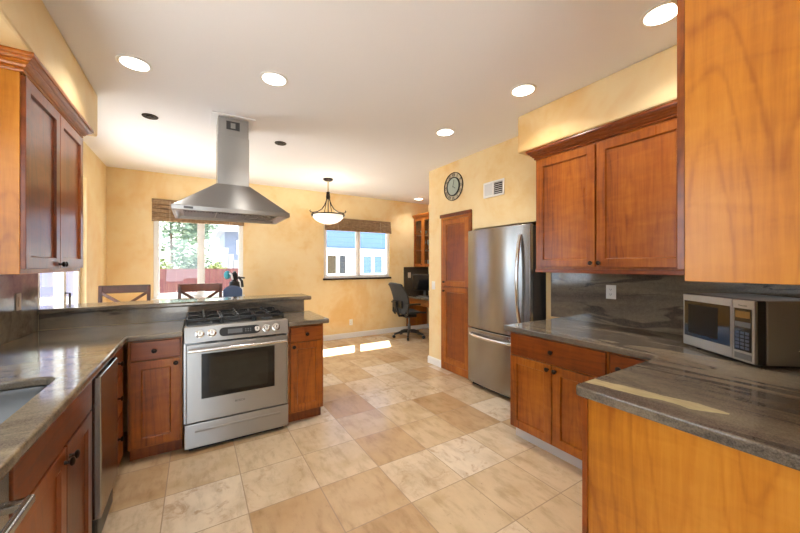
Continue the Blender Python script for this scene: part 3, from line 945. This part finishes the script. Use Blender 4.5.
# ------------------------------------------------------------------ range hood
t = thing('range_hood', 'stainless pyramid range hood hanging from the ceiling over the range', 'range hood', (.29, 3.53, 1.87))
HX0, HX1, HY0, HY1, HZ = -.17, .755, 3.2, 3.86, 1.872
CX0, CX1, CY0, CY1 = .165, .425, 3.385, 3.655
bm = B()
def ring(x0, x1, y0, y1, z): return [bm.verts.new(p) for p in ((x0, y0, z), (x1, y0, z), (x1, y1, z), (x0, y1, z))]
r0 = ring(HX0, HX1, HY0, HY1, HZ)
r1 = ring(HX0, HX1, HY0, HY1, HZ + .036)
r2 = ring(HX0 + .012, HX1 - .012, HY0 + .01, HY1 - .01, HZ + .042)
r3 = ring(CX0 - .006, CX1 + .006, CY0 - .006, CY1 + .006, 2.155)
i0 = ring(HX0 + .02, HX1 - .02, HY0 + .02, HY1 - .02, HZ)
i1 = ring(HX0 + .05, HX1 - .05, HY0 + .06, HY1 - .03, HZ + .03)
for a, b in ((r0, r1), (r1, r2), (r2, r3), (i0, r0), (i1, i0)):
    for k in range(4): bm.faces.new((a[k], a[(k + 1) % 4], b[(k + 1) % 4], b[k]))
bm.faces.new(r3)
bm.faces.new(i1[::-1])
cn = obj('canopy', bm, M_SSX, t, bevel=.002)
for k in range(3):
    x0 = HX0 + .075 + k * .26
    bm = B()
    box(bm, x0, x0 + .25, HY0 + .2, HY1 - .06, HZ + .02, HZ + .028)
    for j in range(10): box(bm, x0 + .012 + j * .023, x0 + .022 + j * .023, HY0 + .22, HY1 - .08, HZ + .014, HZ + .02)
    obj('grease_filter', bm, M_GREYPL, t)
obj('dark_slot', bx(HX0 + .07, HX1 - .07, HY0 + .075, HY0 + .17, HZ + .018, HZ + .029), M_BLACK, t)
for x in (.02, .29, .56): obj('hood_lamp', bx(x - .04, x + .04, HY0 + .10, HY0 + .145, HZ + .010, HZ + .019), M_HOODLAMP, t)
obj('badge', bx(-.085, -.02, HY0 - .003, HY0 + .001, HZ + .010, HZ + .028), M_DKGREY, cn)
bm = bx(CX0, CX1, CY0, CY1, 2.15, 2.60)
ch = obj('chimney', bm, M_SSX, t, bevel=.003)
ch2 = obj('chimney_sleeve', bx(CX0 + .004, CX1 - .004, CY0 + .004, CY1 - .004, 2.60, CZ - .012), M_SSX, t, bevel=.003)
g = obj('vent_grille', wall_grid(B(), .235, .345, CY0 - .002, CY0 + .003, 2.66, 2.735, 'x', [(.27, .31, 2.672, 2.723)]), M_DKGREY, ch2)
obj('ceiling_collar', wall_grid(B(), CX0 - .05, CX1 + .05, CY0 - .05, CY1 + .05, CZ - .012, CZ - .001, 'x', []), M_CEIL, t, bevel=.004)

# ------------------------------------------------------------------ refrigerator
t = thing('refrigerator', 'stainless bottom-freezer refrigerator in the pantry wall alcove', 'refrigerator', (3.1, 2.5, 0))
FY0, FY1 = 2.068, 2.935
obj('cabinet_body', bx(2.825, 3.50, FY0 + .005, FY1 - .005, .045, 1.81), M_DKGREY, t, bevel=.006)
def bowed(z0, z1):
    bm = B()
    n = 16
    P = []
    for i in range(n + 1):
        s = i / n
        y = FY0 + (FY1 - FY0) * s
        P.append((2.770 - .034 * (1 - (2 * s - 1) ** 2) , y))
    return prism(bm, [(2.82, FY0)] + P + [(2.82, FY1)], z0, z1)
ud = obj('upper_door', bowed(.692, 1.825), M_SSZ, t, bevel=.006, smooth=30)
ld = obj('freezer_drawer', bowed(.055, .682), M_SSZ, t, bevel=.006, smooth=30)
obj('hinge_cover', bx(2.80, 2.95, FY1 - .09, FY1 - .02, 1.811, 1.832), M_DKGREY, t, bevel=.004)
obj('foot_grille', bx(2.83, 3.4, FY0 + .02, FY1 - .02, 0, .045), M_BLACK, t)
def arc(a, b, bulge, n=14):
    a, b, bulge = Vector(a), Vector(b), Vector(bulge)
    return [a.lerp(b, i / n) + bulge * (math.sin(PI * i / n) ** .6) for i in range(n + 1)]
obj('handle', tube(B(), arc((2.752, 2.165, .80), (2.752, 2.165, 1.72), (-.062, 0, 0)), .018, 10), M_CHROME, ud, smooth=60)
obj('handle', tube(B(), arc((2.752, 2.13, .618), (2.752, 2.875, .618), (-.075, 0, -.006)), .018, 10), M_CHROME, ld, smooth=60)

# ------------------------------------------------------------------ pantry cupboard
t = thing('pantry_cupboard', 'tall red-brown two-door pantry cupboard built into the pantry wall', 'cupboard', (XP + .3, 3.28, 0))
obj('carcass', bx(XP + .012, XP + .6, PC0 + .004, PC1 - .004, .005, PCZ - .004), M_RZ, t)
bm = B()
wall_grid(bm, XP - .018, XP + .012, PC0 + .004, PC1 - .004, .005, PCZ - .004, 'y', [(PC0 + .05, PC1 - .05, .10, 2.03)])
obj('face_frame', bm, M_WZ, t, bevel=.003)
obj('head_trim', bx(XP - .03, XP - .001, PC0 - .0, PC1 + .012, 2.06, 2.105), M_RY, t, bevel=.005)
Mx = frame((XP + .011, PC1 - .05, 0), (0, -1, 0), (-1, 0, 0))
for v0, v1, kv in ((.105, 1.125, 1.07), (1.14, 2.025, 1.19)):
    f = obj('door', door_bm(PC1 - PC0 - .10, v1 - v0, .032, .065), [M_WZ, M_RZ], t, M=Mx @ Matrix.Translation((0, 0, v0)), bevel=.002)
    obj('knob', knob_bm(.03, kv, .032), M_BRONZE, f, M=Mx, smooth=40)

# ------------------------------------------------------------------ microwave
mp = Vector((2.30, .455))
ml = Vector((2.583, .822))
U = (mp - ml).normalized()
t = thing('microwave', 'stainless countertop microwave on the right worktop', 'microwave', (ml.x, ml.y, ZT), math.atan2(U.y, U.x), world_built=False)
mw, mh, md = .463, .326, .37      # local x along the front, y into the body
obj('body', bx(0, mw, .052, md, .012, mh), plain('grey enamel', lin(150, 145, 138), .32, .6), t, bevel=.006)
obj('front_bezel', bx(.001, mw - .001, .0145, .0515, .013, mh - .001), M_BLACK, t, bevel=.004)
dw_ = mw * .735
d = obj('door', bx(0, dw_, 0, .014, .014, mh - .002), M_SSX, t, bevel=.004)
obj('door_window', bx(.014, dw_ - .012, -.0015, .004, .072, mh - .042), M_BLACKG, d)
obj('window_mesh', bx(.045, dw_ - .085, -.0022, .0, .092, mh - .062), plain('dark window mesh', lin(20, 19, 18), .3, **{'Specular_IOR_Level': .2}), d)
c = obj('control_panel', bx(dw_ + .002, mw, 0, .014, .014, mh - .002), M_SSX, t, bevel=.004)
x0, x1 = dw_ + .014, mw - .016
obj('keypad_back', bx(x0, x1, -.0015, .003, .068, mh - .045), M_BLACKG, c)
obj('display', bx(x0 + .008, x1 - .008, -.0025, .0, mh - .092, mh - .058), M_LCD, c)
obj('menu_strip', bx(x0 + .004, x1 - .004, -.0025, .0, mh - .138, mh - .112), M_GREYPL, c)
for i in range(3):
    for j in range(5):
        xx = x0 + .008 + i * .0265
        obj('key', bx(xx, xx + .020, -.0028, .0, .078 + j * .0185, .0905 + j * .0185), plain('blue grey key', lin(74, 84, 104), .4) if (i + j) == 0 else bpy.data.materials['blue grey key'], c)
obj('open_button', bx(x0, x1, -.0022, .002, .026, .056), M_GREYPL, c, bevel=.002)
obj('lettering', text_bm('Panasonic', .0125, Matrix.Translation(((x0 + x1) / 2, -.0006, mh - .030)) @ Matrix.Rotation(PI / 2, 4, 'X'), .0004), M_DKGREY, c)
obj('side_emblem', lathe(B(), [(0, 0), (.010, 0), (.010, .0015), (.008, .003), (0, .003)], 18, (mw, .20, .085), (1, 0, 0)), M_CHROME, t, smooth=40)
for x in (.04, mw - .04):
    for y in (.06, md - .05): obj('foot', cyl(B(), (x, y, 0), .012, .013, n=12), M_BLACK, t)

# ------------------------------------------------------------------ outlets, switch, vent, clock
def outlet(label, O, U, N, w=.072, h=.116, m=M_PLATE, rocker=False, cat='outlet', name='wall_outlet'):
    Mx = frame(O, U, N)
    t = thing(name, label, cat, O)
    obj('cover_plate', bx(-w / 2, w / 2, -.006, 0, -h / 2, h / 2), m, t, M=Mx.copy(), bevel=.003)
    if rocker:
        obj('rocker', bx(-.017, .017, -.010, -.006, -.034, .034), m, t, M=Mx.copy(), bevel=.002)
    else:
        for z in (-.02, .02):
            s = obj('socket', prism(B(), rrect(-.016, .016, -.014, .014, .008), 0, .0025), m, t, M=Mx @ Matrix.Translation((0, -.006, z)) @ Matrix.Rotation(PI / 2, 4, 'X'))
            bm = B()
            for x in (-.006, .006): box(bm, x - .0012, x + .0012, -.0095, -.0084, z - .002, z + .007)
            cyl(bm, (0, -.0084, z - .007), .0022, .001, (0, -1, 0), 8)
            obj('slots', bm, M_DKGREY, s, M=Mx.copy())
    return t
outlet('white outlet on the right granite backsplash left of the microwave', (XR - .0245, 1.415, 1.195), (0, -1, 0), (-1, 0, 0), .078)
outlet('beige rocker outlet on the polished left backsplash', (XL + .0245, 3.26, 1.17), (0, 1, 0), (1, 0, 0), m=M_BEIGE, rocker=True)
t = outlet('small white outlet low on the far wall near the floor', (2.58, YF - .0005, .30), (1, 0, 0), (0, -1, 0))
outlet('pale outlet on the dark desk splash panel', (3.93, YF - .026, 1.20), (1, 0, 0), (0, -1, 0), .075, m=M_BEIGE, rocker=True)
outlet('white light switch on the pantry wall corner', (XP - .0005, 3.76, 1.13), (0, -1, 0), (-1, 0, 0), rocker=True, cat='switch', name='light_switch')
# wall vent
t = thing('wall_vent', 'white louvred vent plate on the wall above the refrigerator', 'vent', (XP, 2.637, 2.29))
Mx = frame((XP - .0005, 2.79, 2.20), (0, -1, 0), (-1, 0, 0))
obj('plate', wall_grid(B(), 0, .305, -.012, 0, 0, .178, 'x', [(.155, .285, .022, .156)]), M_WHITE, t, M=Mx.copy(), bevel=.003)
obj('left_grille', bx(.022, .14, -.015, -.011, .022, .156), plain('pale grey grille', lin(212, 214, 216), .5), t, M=Mx.copy())
obj('dark_backing', bx(.15, .29, -.003, -.0005, .018, .16), M_BLACK, t, M=Mx.copy())
bm = B()
for i in range(6): box(bm, .156, .284, -.012, -.005, .036 + i * .022, .040 + i * .022)
obj('louvres', bm, M_WHITE, t, M=Mx.copy())
# clock
t = thing('wall_clock', 'round openwork wall clock with grey dial on the pantry wall', 'clock', (XP, 3.325, 2.45))
C0 = (XP - .002, 3.325, 2.452)
AX = (-1, 0, 0)
R = .185
obj('outer_ring', lathe(B(), [(R - .008, .004), (R, .004), (R, .014), (R - .008, .014)], 48, C0, AX, True), M_BRONZE, t, smooth=40)
obj('inner_ring', lathe(B(), [(R * .60, .002), (R * .67, .002), (R * .67, .018), (R * .60, .018)], 48, C0, AX, True), M_BLACK, t, smooth=40)
obj('dial', cyl(B(), C0, R * .61, .012, AX, 40), M_DIAL, t)
obj('numeral_band', lathe(B(), [(R * .68, .002), (R * .94, .002), (R * .94, .006), (R * .68, .006)], 48, C0, AX, True), M_PEWTER, t)
bm = B()
Mc = frame(C0, (0, -1, 0), AX)
for i, s in enumerate(('XII', 'I', 'II', 'III', 'IIII', 'V', 'VI', 'VII', 'VIII', 'IX', 'X', 'XI')):
    a = -i * PI / 6
    Mt = Mc @ Matrix.Translation((-math.sin(a) * R * .81, -.007, math.cos(a) * R * .81)) @ Matrix.Rotation(PI / 2, 4, 'X') @ Matrix.Rotation(a, 4, 'Z')
    tb = text_bm(s, .052, Mt, .001)
    me = bpy.data.meshes.new('tmp')
    tb.to_mesh(me)
    tb.free()
    bm.from_mesh(me)
    bpy.data.meshes.remove(me)
obj('numerals', bm, M_BLACK, t)
for ang, L, w in ((2.2, .055, .006), (.25, .085, .004)):
    obj('hand', bx(-w / 2, w / 2, -.0165, -.0145, -.012, L), M_BLACK, t, M=Mc @ Matrix.Rotation(ang, 4, 'Y'))

# ------------------------------------------------------------------ ceiling lights
def can(label, x, y, z=CZ, r=.098, lit=True, power=CAN_POWER):
    t = thing('recessed_light', label, 'ceiling light', (x, y, z - .008), group='recessed ceiling lights')
    obj('trim_ring', lathe(B(), [(r * .80, -.001), (r, -.001), (r, -.005), (r * .96, -.008), (r * .84, -.008), (r * .80, -.005)], 36, (x, y, z), closed=True), M_WHITE if lit else M_BRONZE, t, smooth=40)
    if lit:
        obj('lens', cyl(B(), (x, y, z - .005), r * .80, .003, n=36), M_LAMP, t)
        l = bpy.data.lights.new('downlight', 'AREA')
        l.shape = 'DISK'
        l.size = r * 1.5
        l.energy = power
        l.color = (1, .94, .86)
        l.spread = math.radians(125)
        lo = bpy.data.objects.new('downlight', l)
        COL.objects.link(lo)
        lo.parent = t
        lo.location = (0, 0, -.004)
    else:
        obj('lens', lathe(B(), [(0, -.012), (r * .45, -.012), (r * .5, -.004), (r * .80, -.004), (r * .80, -.001), (0, -.001)], 30, (x, y, z)), M_BLACK, t, smooth=40)
can('lit recessed light nearest the left soffit', -.352, 2.835)
can('lit recessed light in front of the hood chimney, second from left soffit', .485, 2.535)
can('lit recessed light near the end of the right soffit', 2.165, 1.68)
can('lit recessed light nearest the pantry wall clock', 2.17, 2.63)
can('lit recessed light at the top right beside the near cabinet', 2.145, .775)
can('lit recessed light far off above the desk nook', 3.90, 5.57)
can('unlit dark recessed light left of the hood chimney', -.357, 3.765, r=.062, lit=False)
can('unlit dark recessed light right of the hood chimney', .802, 3.83, r=.062, lit=False)
can('small recessed light in the underside of the left soffit', -.862, 1.92, 2.44, .045, False)

# pendant bowl lamp
PX, PY = 1.775, 5.03
t = thing('pendant_lamp', 'bronze pendant lamp with white glass bowl hanging in the dining nook', 'lamp', (PX, PY, CZ))
obj('canopy', lathe(B(), [(0, -.001), (.075, -.001), (.075, -.02), (.05, -.035), (.0, -.036)], 24, (PX, PY, CZ)), M_BRONZE, t, smooth=40)
obj('stem', cyl(B(), (PX, PY, 2.555), .011, CZ - .03 - 2.555, n=12), M_PEWTER, t, smooth=40)
obj('neck', lathe(B(), [(0, 0), (.03, 0), (.034, .03), (.026, .09), (.03, .10), (.02, .115), (0, .115)], 18, (PX, PY, 2.46)), M_BRONZE, t, smooth=40)
RR = .262
for k in range(3):
    a = math.radians(-50 + 120 * k)
    ca, sa = math.cos(a), math.sin(a)
    pts = [(.022, 2.47), (.035, 2.42), (.06, 2.36), (.11, 2.29), (.18, 2.245), (RR, 2.225), (RR + .035, 2.228), (RR + .05, 2.245), (RR + .04, 2.258)]
    ar = obj('arm', tube(B(), [(PX + r * ca, PY + r * sa, z) for r, z in pts], .0085, 8), M_BRONZE, t, smooth=60)
    obj('clip', tube(B(), [(PX + RR * ca, PY + RR * sa, 2.225), (PX + (RR + .01) * ca, PY + (RR + .01) * sa, 2.16)], .009, 8), M_BRONZE, ar, smooth=60)
for k in range(3):
    a = math.radians(10 + 120 * k)
    obj('rod', tube(B(), [(PX + .02 * math.cos(a), PY + .02 * math.sin(a), 2.47), (PX + .07 * math.cos(a), PY + .07 * math.sin(a), 2.24)], .005, 6), M_BRONZE, t)
prof = [(0, 2.065), (.07, 2.070), (.14, 2.092), (.20, 2.13), (.24, 2.175), (.255, 2.205), (.249, 2.205), (.234, 2.175), (.195, 2.135), (.135, 2.098), (.07, 2.077), (0, 2.072)]
obj('glass_bowl', lathe(B(), prof, 36, (PX, PY, 0)), M_BOWL, t, smooth=60)
obj('rim_band', lathe(B(), [(.250, 2.198), (.264, 2.198), (.264, 2.214), (.250, 2.214)], 36, (PX, PY, 0), closed=True), M_BRONZE, t, smooth=40)
l = bpy.data.lights.new('bulb', 'POINT')
l.energy = 9
l.color = (1, .86, .68)
l.shadow_soft_size = .06
lo = bpy.data.objects.new('bulb', l)
COL.objects.link(lo)
lo.parent = t
lo.location = (0, 0, 2.19 - CZ)

# ------------------------------------------------------------------ woven shades
def shade(label, x0, x1, z0, z1, y):
    t = thing('woven_shade', label, 'window shade', ((x0 + x1) / 2, y, z0))
    obj('headrail', bx(x0, x1, y - .05, y - .002, z1 - .05, z1), M_WOVEN, t, bevel=.004)
    bm = B()
    n = 5
    H = (z1 - z0 - .03)
    prof = [(y - .052, z1 - .01)]
    for k in range(n):
        zz = z1 - .03 - H * k / n
        prof += [(y - .056 - .006 * k, zz), (y - .062 - .008 * k, zz - H / n * .85), (y - .052 - .006 * k, zz - H / n * .95)]
    back = [(py + .012, pz) for py, pz in prof]
    side_prism(bm, prof + back[::-1], x0 + .004, x1 - .004)
    obj('fabric_folds', bm, M_WOVEN, t)
    bm = B()
    for f in (.18, .82):
        x = x0 + (x1 - x0) * f
        tube(bm, [(x, y - .068, z1 - .03), (x, y - .1, z0 + .01)], .002, 5)
    obj('lift_cord', bm, M_BEIGE, t)
shade('brown woven shade behind the range hood', -.545, .672, 2.055, 2.385, YF)
shade('brown woven shade behind the hanging bowl lamp', 2.025, 3.45, 2.065, 2.315, YF)

# ------------------------------------------------------------------ bar stools
def stool(label, x, y, rot, group='wooden stools at the bar'):
    t = thing('bar_stool', label, 'stool', (x, y, 0), rot, group, world_built=False)
    t.scale = (1, 1, .97)
    # local: back at y=+.2 (faces the dining side), sitter faces -y
    w = .225
    obj('seat', prism(B(), rrect(-.22, .22, -.21, .21, .04), .70, .745), M_WALNUT, t, bevel=.008)
    for sx in (-1, 1):
        obj('leg', tube(B(), [(sx * .20, -.19, .70), (sx * .215, -.205, 0)], [.022, .016], 8), M_WALNUT, t, smooth=50)
        obj('leg', tube(B(), [(sx * .21, .21, 0), (sx * .205, .195, .70)], [.018, .022], 8), M_WALNUT, t, smooth=50)
        obj('back_post', side_prism(B(), [(.18, .70), (.215, .70), (.265, 1.20), (.235, 1.20)], sx * w - .018, sx * w + .018), M_WALNUT, t, bevel=.004)
    bm = B()
    n = 10
    pr = []
    for i in range(n + 1):
        s = -1 + 2 * i / n
        pr.append((s * (w + .018), .235 + .018 * (1 - s * s)))
    prism(bm, pr + [(x_, y_ + .026) for x_, y_ in pr[::-1]], 1.118, 1.215)
    obj('top_rail', bm, M_WALNUT, t, bevel=.005)
    for sx in (-1, 1):
        bm = B()
        side_prism(bm, [(-.011, -.016), (.011, -.016), (.011, .016), (-.011, .016)], 0, 1)
        a = Vector((sx * (w - .01), .24, 1.125))
        b_ = Vector((-sx * (w - .01), .205, .80))
        d = b_ - a
        Mm = Matrix.Translation(a) @ d.to_track_quat('X', 'Z').to_matrix().to_4x4() @ Matrix.Diagonal((d.length, 1, 1, 1))
        obj('cross_slat', bm, M_WALNUT, t, M=Mm)
    obj('lower_rail', bx(-w, w, .19, .215, .775, .81), M_WALNUT, t)
    for z_, y_ in ((.25, -.198), (.30, .205)): obj('stretcher', bx(-.205, .205, y_ - .01, y_ + .01, z_ - .014, z_ + .014), M_WALNUT, t)
    for sx in (-1, 1): obj('stretcher', bx(sx * .208 - .01, sx * .208 + .01, -.198, .205, .336, .364), M_WALNUT, t)
stool('dark wooden cross-back stool nearer the left wall', -.72, 4.85, .0)
stool('dark wooden cross-back stool in front of the hooded window', .05, 4.72, .0)

# small blue chair with rounded back, dark bundle hanging on it
t = thing('chair', 'small blue chair with rounded back under the hooded window', 'chair', (.42, 5.25, 0), .1, world_built=False)
obj('seat', prism(B(), rrect(-.19, .19, -.16, .20, .06), .66, .72), M_BLUE, t, bevel=.015)
bm = B()
n = 12
pr = [(-.115, .72)] + [(-.12 * math.cos(PI * i / n), 1.06 + .075 * math.sin(PI * i / n)) for i in range(n + 1)] + [(.115, .72)]
v0 = [bm.verts.new((x, -.16, z)) for x, z in pr]
v1 = [bm.verts.new((x, -.12, z)) for x, z in pr]
bm.faces.new(v0)
bm.faces.new(v1[::-1])
for i in range(len(pr)): bm.faces.new((v0[i], v0[(i + 1) % len(pr)], v1[(i + 1) % len(pr)], v1[i]))
obj('backrest', bm, M_BLUE, t, bevel=.012)
for sx in (-1, 1):
    for sy in (-1, 1): obj('leg', tube(B(), [(sx * .16, sy * .14, .66), (sx * .19, sy * .17, 0)], .016, 8), M_DKGREY, t, smooth=50)
t = thing('bag', 'teal and black bundle standing behind the small blue chair', 'bag', (.50, 5.62, 0))
bm = B()
lathe(bm, [(0, 0), (.09, 0), (.10, .5), (.09, 1.0), (.07, 1.16), (0, 1.2)], 16, (.50, 5.62, 0))
obj('pouch', bm, M_BLACK, t, smooth=60)
bm = B()
bmesh.ops.create_icosphere(bm, subdivisions=2, radius=1, matrix=Matrix.Translation((.40, 5.58, 1.27)) @ Matrix.Diagonal((.05, .05, .065, 1)))
obj('teal_flap', bm, M_TEAL, t, smooth=60)
bm = B()
bmesh.ops.create_icosphere(bm, subdivisions=2, radius=1, matrix=Matrix.Translation((.50, 5.60, 1.24)) @ Matrix.Diagonal((.045, .05, .09, 1)))
tube(bm, [(.50, 5.60, 1.20), (.56, 5.60, 1.23), (.60, 5.60, 1.17), (.61, 5.60, 1.08)], .02, 7)
tube(bm, [(.54, 5.60, 1.23), (.64, 5.60, 1.22)], .012, 7)
obj('strap', bm, M_BLACK, t, smooth=60)
obj('white_stripe', tube(B(), [(.42, 5.55, 1.30), (.455, 5.54, 1.27), (.47, 5.55, 1.20)], .013, 7), M_WHITE, t)

# ------------------------------------------------------------------ desk nook
t = thing('desk', 'built-in cherry desk with dark stone top in the far nook', 'desk', (4.12, 5.2, 0))
obj('desk_top', bx(3.80, XD - .004, 4.3, YF - .004, .73, .765), M_GRX, t, bevel=.006)
obj('apron', bx(3.86, 3.88, 4.32, YF - .02, .59, .73), M_WY, t)
Mx = frame((3.84, 5.1, 0), (0, -1, 0), (-1, 0, 0))
obj('pedestal', bx(3.86, XD - .05, 4.32, 4.85, .06, .73), M_WZ, t)
for v0, v1 in ((.08, .28), (.29, .49), (.50, .71)):
    f = obj('drawer', bx(3.842, 3.859, 4.33, 4.84, v0, v1), M_WY, t, bevel=.003)
    obj('knob', lathe(B(), [(0, 0), (.006, 0), (.006, .012), (.014, .018), (.012, .026), (0, .027)], 12, (3.842, 4.585, (v0 + v1) / 2), (-1, 0, 0)), M_BRONZE, f, smooth=40)
obj('end_panel', bx(3.86, XD - .05, YF - .03, YF - .016, .1, .73), M_WZ, t)
top('stone_backsplash', bx(3.80, XD - .004, YF - .025, YF - .002, .766, 1.375), plain('dark stone', lin(70, 62, 54), .25), 'dark stone splash panel behind the desk on the far wall', 'backsplash')
t = thing('monitor', 'black desktop monitor standing on the far desk', 'monitor', (4.05, 5.60, .765))
Mm = Matrix.Translation((4.05, 5.60, .765)) @ Matrix.Rotation(math.radians(-62), 4, 'Z')
obj('stand', prism(B(), rrect(-.12, .12, -.08, .08, .05), 0, .012), M_BLACK, t, M=Mm.copy(), bevel=.003)
obj('neck', bx(-.025, .025, .02, .045, .012, .2), M_GREYPL, t, M=Mm.copy(), bevel=.004)
s = obj('casing', bx(-.27, .27, -.01, .025, .12, .46), M_BLACK, t, M=Mm.copy(), bevel=.008)
obj('screen', bx(-.255, .255, -.013, -.009, .135, .445), M_SCREEN, s, M=Mm.copy())
top('keyboard', bx(3.83, 3.97, 5.15, 5.56, .766, .783), M_GREYPL, 'grey keyboard on the front of the far desk', 'keyboard', bevel=.005)
# glass door cabinet
t = thing('wall_cabinet', 'glass-door wall cabinet above the desk in the far nook', 'cabinet', (4.26, 5.3, 1.38))
GX = 4.08
bm = B()
box(bm, GX, XD - .004, YF - .03, YF - .004, 1.38, 2.43)
box(bm, GX, XD - .004, 4.64, 4.66, 1.38, 2.43)
box(bm, GX, XD - .004, 4.66, YF - .03, 1.38, 1.40)
box(bm, GX, XD - .004, 4.66, YF - .03, 2.41, 2.43)
box(bm, XD - .02, XD - .004, 4.66, YF - .03, 1.40, 2.41)
obj('carcass', bm, M_WZ, t)
for z in (1.73, 2.06): obj('shelf', bx(GX + .02, XD - .022, 4.662, YF - .032, z, z + .018), M_WY, t)
yy = YF - .006
dwid = (yy - 4.645) / 4
for k in range(4):
    a, b = yy - (k + 1) * dwid + .002, yy - k * dwid - .002
    d = obj('door', wall_grid(B(), GX - .02, GX - .001, a, b, 1.385, 2.425, 'y', [(a + .055, b - .055, 1.445, 2.365)]), M_WZ, t, bevel=.002)
    obj('glass_pane', bx(GX - .012, GX - .008, a + .05, b - .05, 1.44, 2.37), M_GLASS, d)
    obj('knob', lathe(B(), [(0, 0), (.006, 0), (.006, .012), (.014, .018), (.012, .026), (0, .027)], 12, (GX - .02, a + .03, 1.43), (-1, 0, 0)), M_BRONZE, d, smooth=40)
obj('crown_moulding', sweep(B(), crown_prof(2.415), [(GX, YF - .004), (GX, 4.64), (XD - .004, 4.64)]), M_WY, t)
for i, y in enumerate((5.88, 5.70, 5.52, 5.34, 5.16)):
    for z, q in ((1.400, 0), (1.748, 1), (2.078, 2)):
        if (i + q) % 4 == 3: continue
        bm = B()
        if q == 1:
            lathe(bm, [(0, 0), (.032, 0), (.032, .004), (.005, .01), (.005, .09), (.03, .12), (.04, .16), (.034, .21), (.031, .21), (.036, .16), (0, .10)], 14, (4.25, y, z))
            g_ = ('wine_glass', 'stemmed glass on the middle shelf behind the glass doors', 'glass', 'stemmed glasses in the far cabinet')
        elif q == 0:
            lathe(bm, [(0, 0), (.03, 0), (.036, .13), (.033, .13), (.028, .008), (0, .008)], 14, (4.25, y, z))
            g_ = ('tumbler', 'plain tumbler on the bottom shelf behind the glass doors', 'glass', 'tumblers in the far cabinet')
        else:
            lathe(bm, [(0, 0), (.035, 0), (.07, .05), (.08, .09), (.076, .09), (.064, .05), (0, .01)], 14, (4.25, y, z))
            g_ = ('bowl', 'pale bowl on the top shelf behind the glass doors', 'bowl', 'bowls in the far cabinet')
        top(g_[0], bm, M_CRYSTAL, g_[1], g_[2], g_[3], smooth=40)

# office chair
t = thing('office_chair', 'black mesh swivel office chair at the far desk', 'chair', (3.56, 5.42, 0), math.radians(-3), world_built=False)
# local: sitter faces +x, back at -x
obj('column', lathe(B(), [(0, .10), (.03, .10), (.03, .26), (.018, .26), (.018, .45), (0, .45)], 14), M_GREYPL, t, smooth=40)
for k in range(5):
    a = math.radians(20 + 72 * k)
    ca, sa = math.cos(a), math.sin(a)
    lg = obj('base_leg', tube(B(), [(0, 0, .13), (.15 * ca, .15 * sa, .115), (.30 * ca, .30 * sa, .075)], [.034, .026, .018], 8), M_BLACK, t, smooth=50)
    obj('caster', cyl(B(), (.305 * ca + .02 * sa, .305 * sa - .02 * ca, .031), .03, .042, (-sa, ca, 0), 14), M_BLACK, lg)
bm = B()
def shell(fn, n, m, th):
    P = [[fn(i / n, j / m) for j in range(m + 1)] for i in range(n + 1)]
    F = [[bm.verts.new(p) for p in r] for r in P]
    G = []
    for i in range(n + 1):
        row = []
        for j in range(m + 1):
            du = P[min(i + 1, n)][j] - P[max(i - 1, 0)][j]
            dv = P[i][min(j + 1, m)] - P[i][max(j - 1, 0)]
            row.append(bm.verts.new(P[i][j] + du.cross(dv).normalized() * th))
        G.append(row)
    for i in range(n):
        for j in range(m):
            bm.faces.new((F[i][j], F[i + 1][j], F[i + 1][j + 1], F[i][j + 1]))
            bm.faces.new((G[i][j], G[i][j + 1], G[i + 1][j + 1], G[i + 1][j]))
    for i in range(n):
        bm.faces.new((F[i][0], G[i][0], G[i + 1][0], F[i + 1][0]))
        bm.faces.new((F[i][m], F[i + 1][m], G[i + 1][m], G[i][m]))
    for j in range(m):
        bm.faces.new((F[0][j], F[0][j + 1], G[0][j + 1], G[0][j]))
        bm.faces.new((F[n][j], G[n][j], G[n][j + 1], F[n][j + 1]))
def seatf(u, v):
    y = (v - .5) * .50
    x = -.22 + u * .46
    return Vector((x, y, .475 + .02 * (2 * v - 1) ** 2 - .04 * max(0, u - .7) ** 1 + .02 * max(0, .3 - u)))
shell(seatf, 10, 8, .035)
obj('seat', bm, M_MESH, t, smooth=50)
bm = B()
def backf(u, v):
    wid = .235 + .045 * math.sin(PI * min(u * 1.1, 1)) + .02 * u
    s = 2 * v - 1
    return Vector((-.23 - .02 * math.sin(u * PI) * 0 + .035 * math.sin(u * 2.6) - .15 * u * u + .05 * s * s, s * wid * (1 - .1 * max(0, u - .8) * abs(s)), .50 + u * .57 - .02 * s * s * u))
shell(backf, 14, 10, .022)
bk = obj('backrest', bm, M_MESH, t, smooth=50)
pts = [backf(u, 0) for u in [i / 12 for i in range(13)]] + [backf(1, v) for v in [i / 8 for i in range(1, 9)]] + [backf(u, 1) for u in [1 - i / 12 for i in range(1, 13)]]
obj('back_frame', tube(B(), pts, .016, 8), M_BLACK, bk, smooth=60)
obj('lumbar_pad', bx(-.275, -.245, -.19, .19, .60, .74), M_BLACK, t, bevel=.012)
obj('back_spine', tube(B(), [(-.02, 0, .43), (-.22, 0, .44), (-.29, 0, .58), (-.30, 0, .72)], .025, 8), M_BLACK, t, smooth=50)
obj('tilt_box', bx(-.12, .12, -.10, .10, .40, .465), M_BLACK, t, bevel=.01)
for s in (-1, 1):
    a = obj('arm_post', tube(B(), [(-.20, s * .2, .46), (-.20, s * .29, .50), (-.19, s * .30, .66)], .017, 8), M_BLACK, t, smooth=50)
    obj('arm_pad', bx(-.22, .06, s * .30 - .045, s * .30 + .045, .665, .695), M_BLACK, a, bevel=.012)
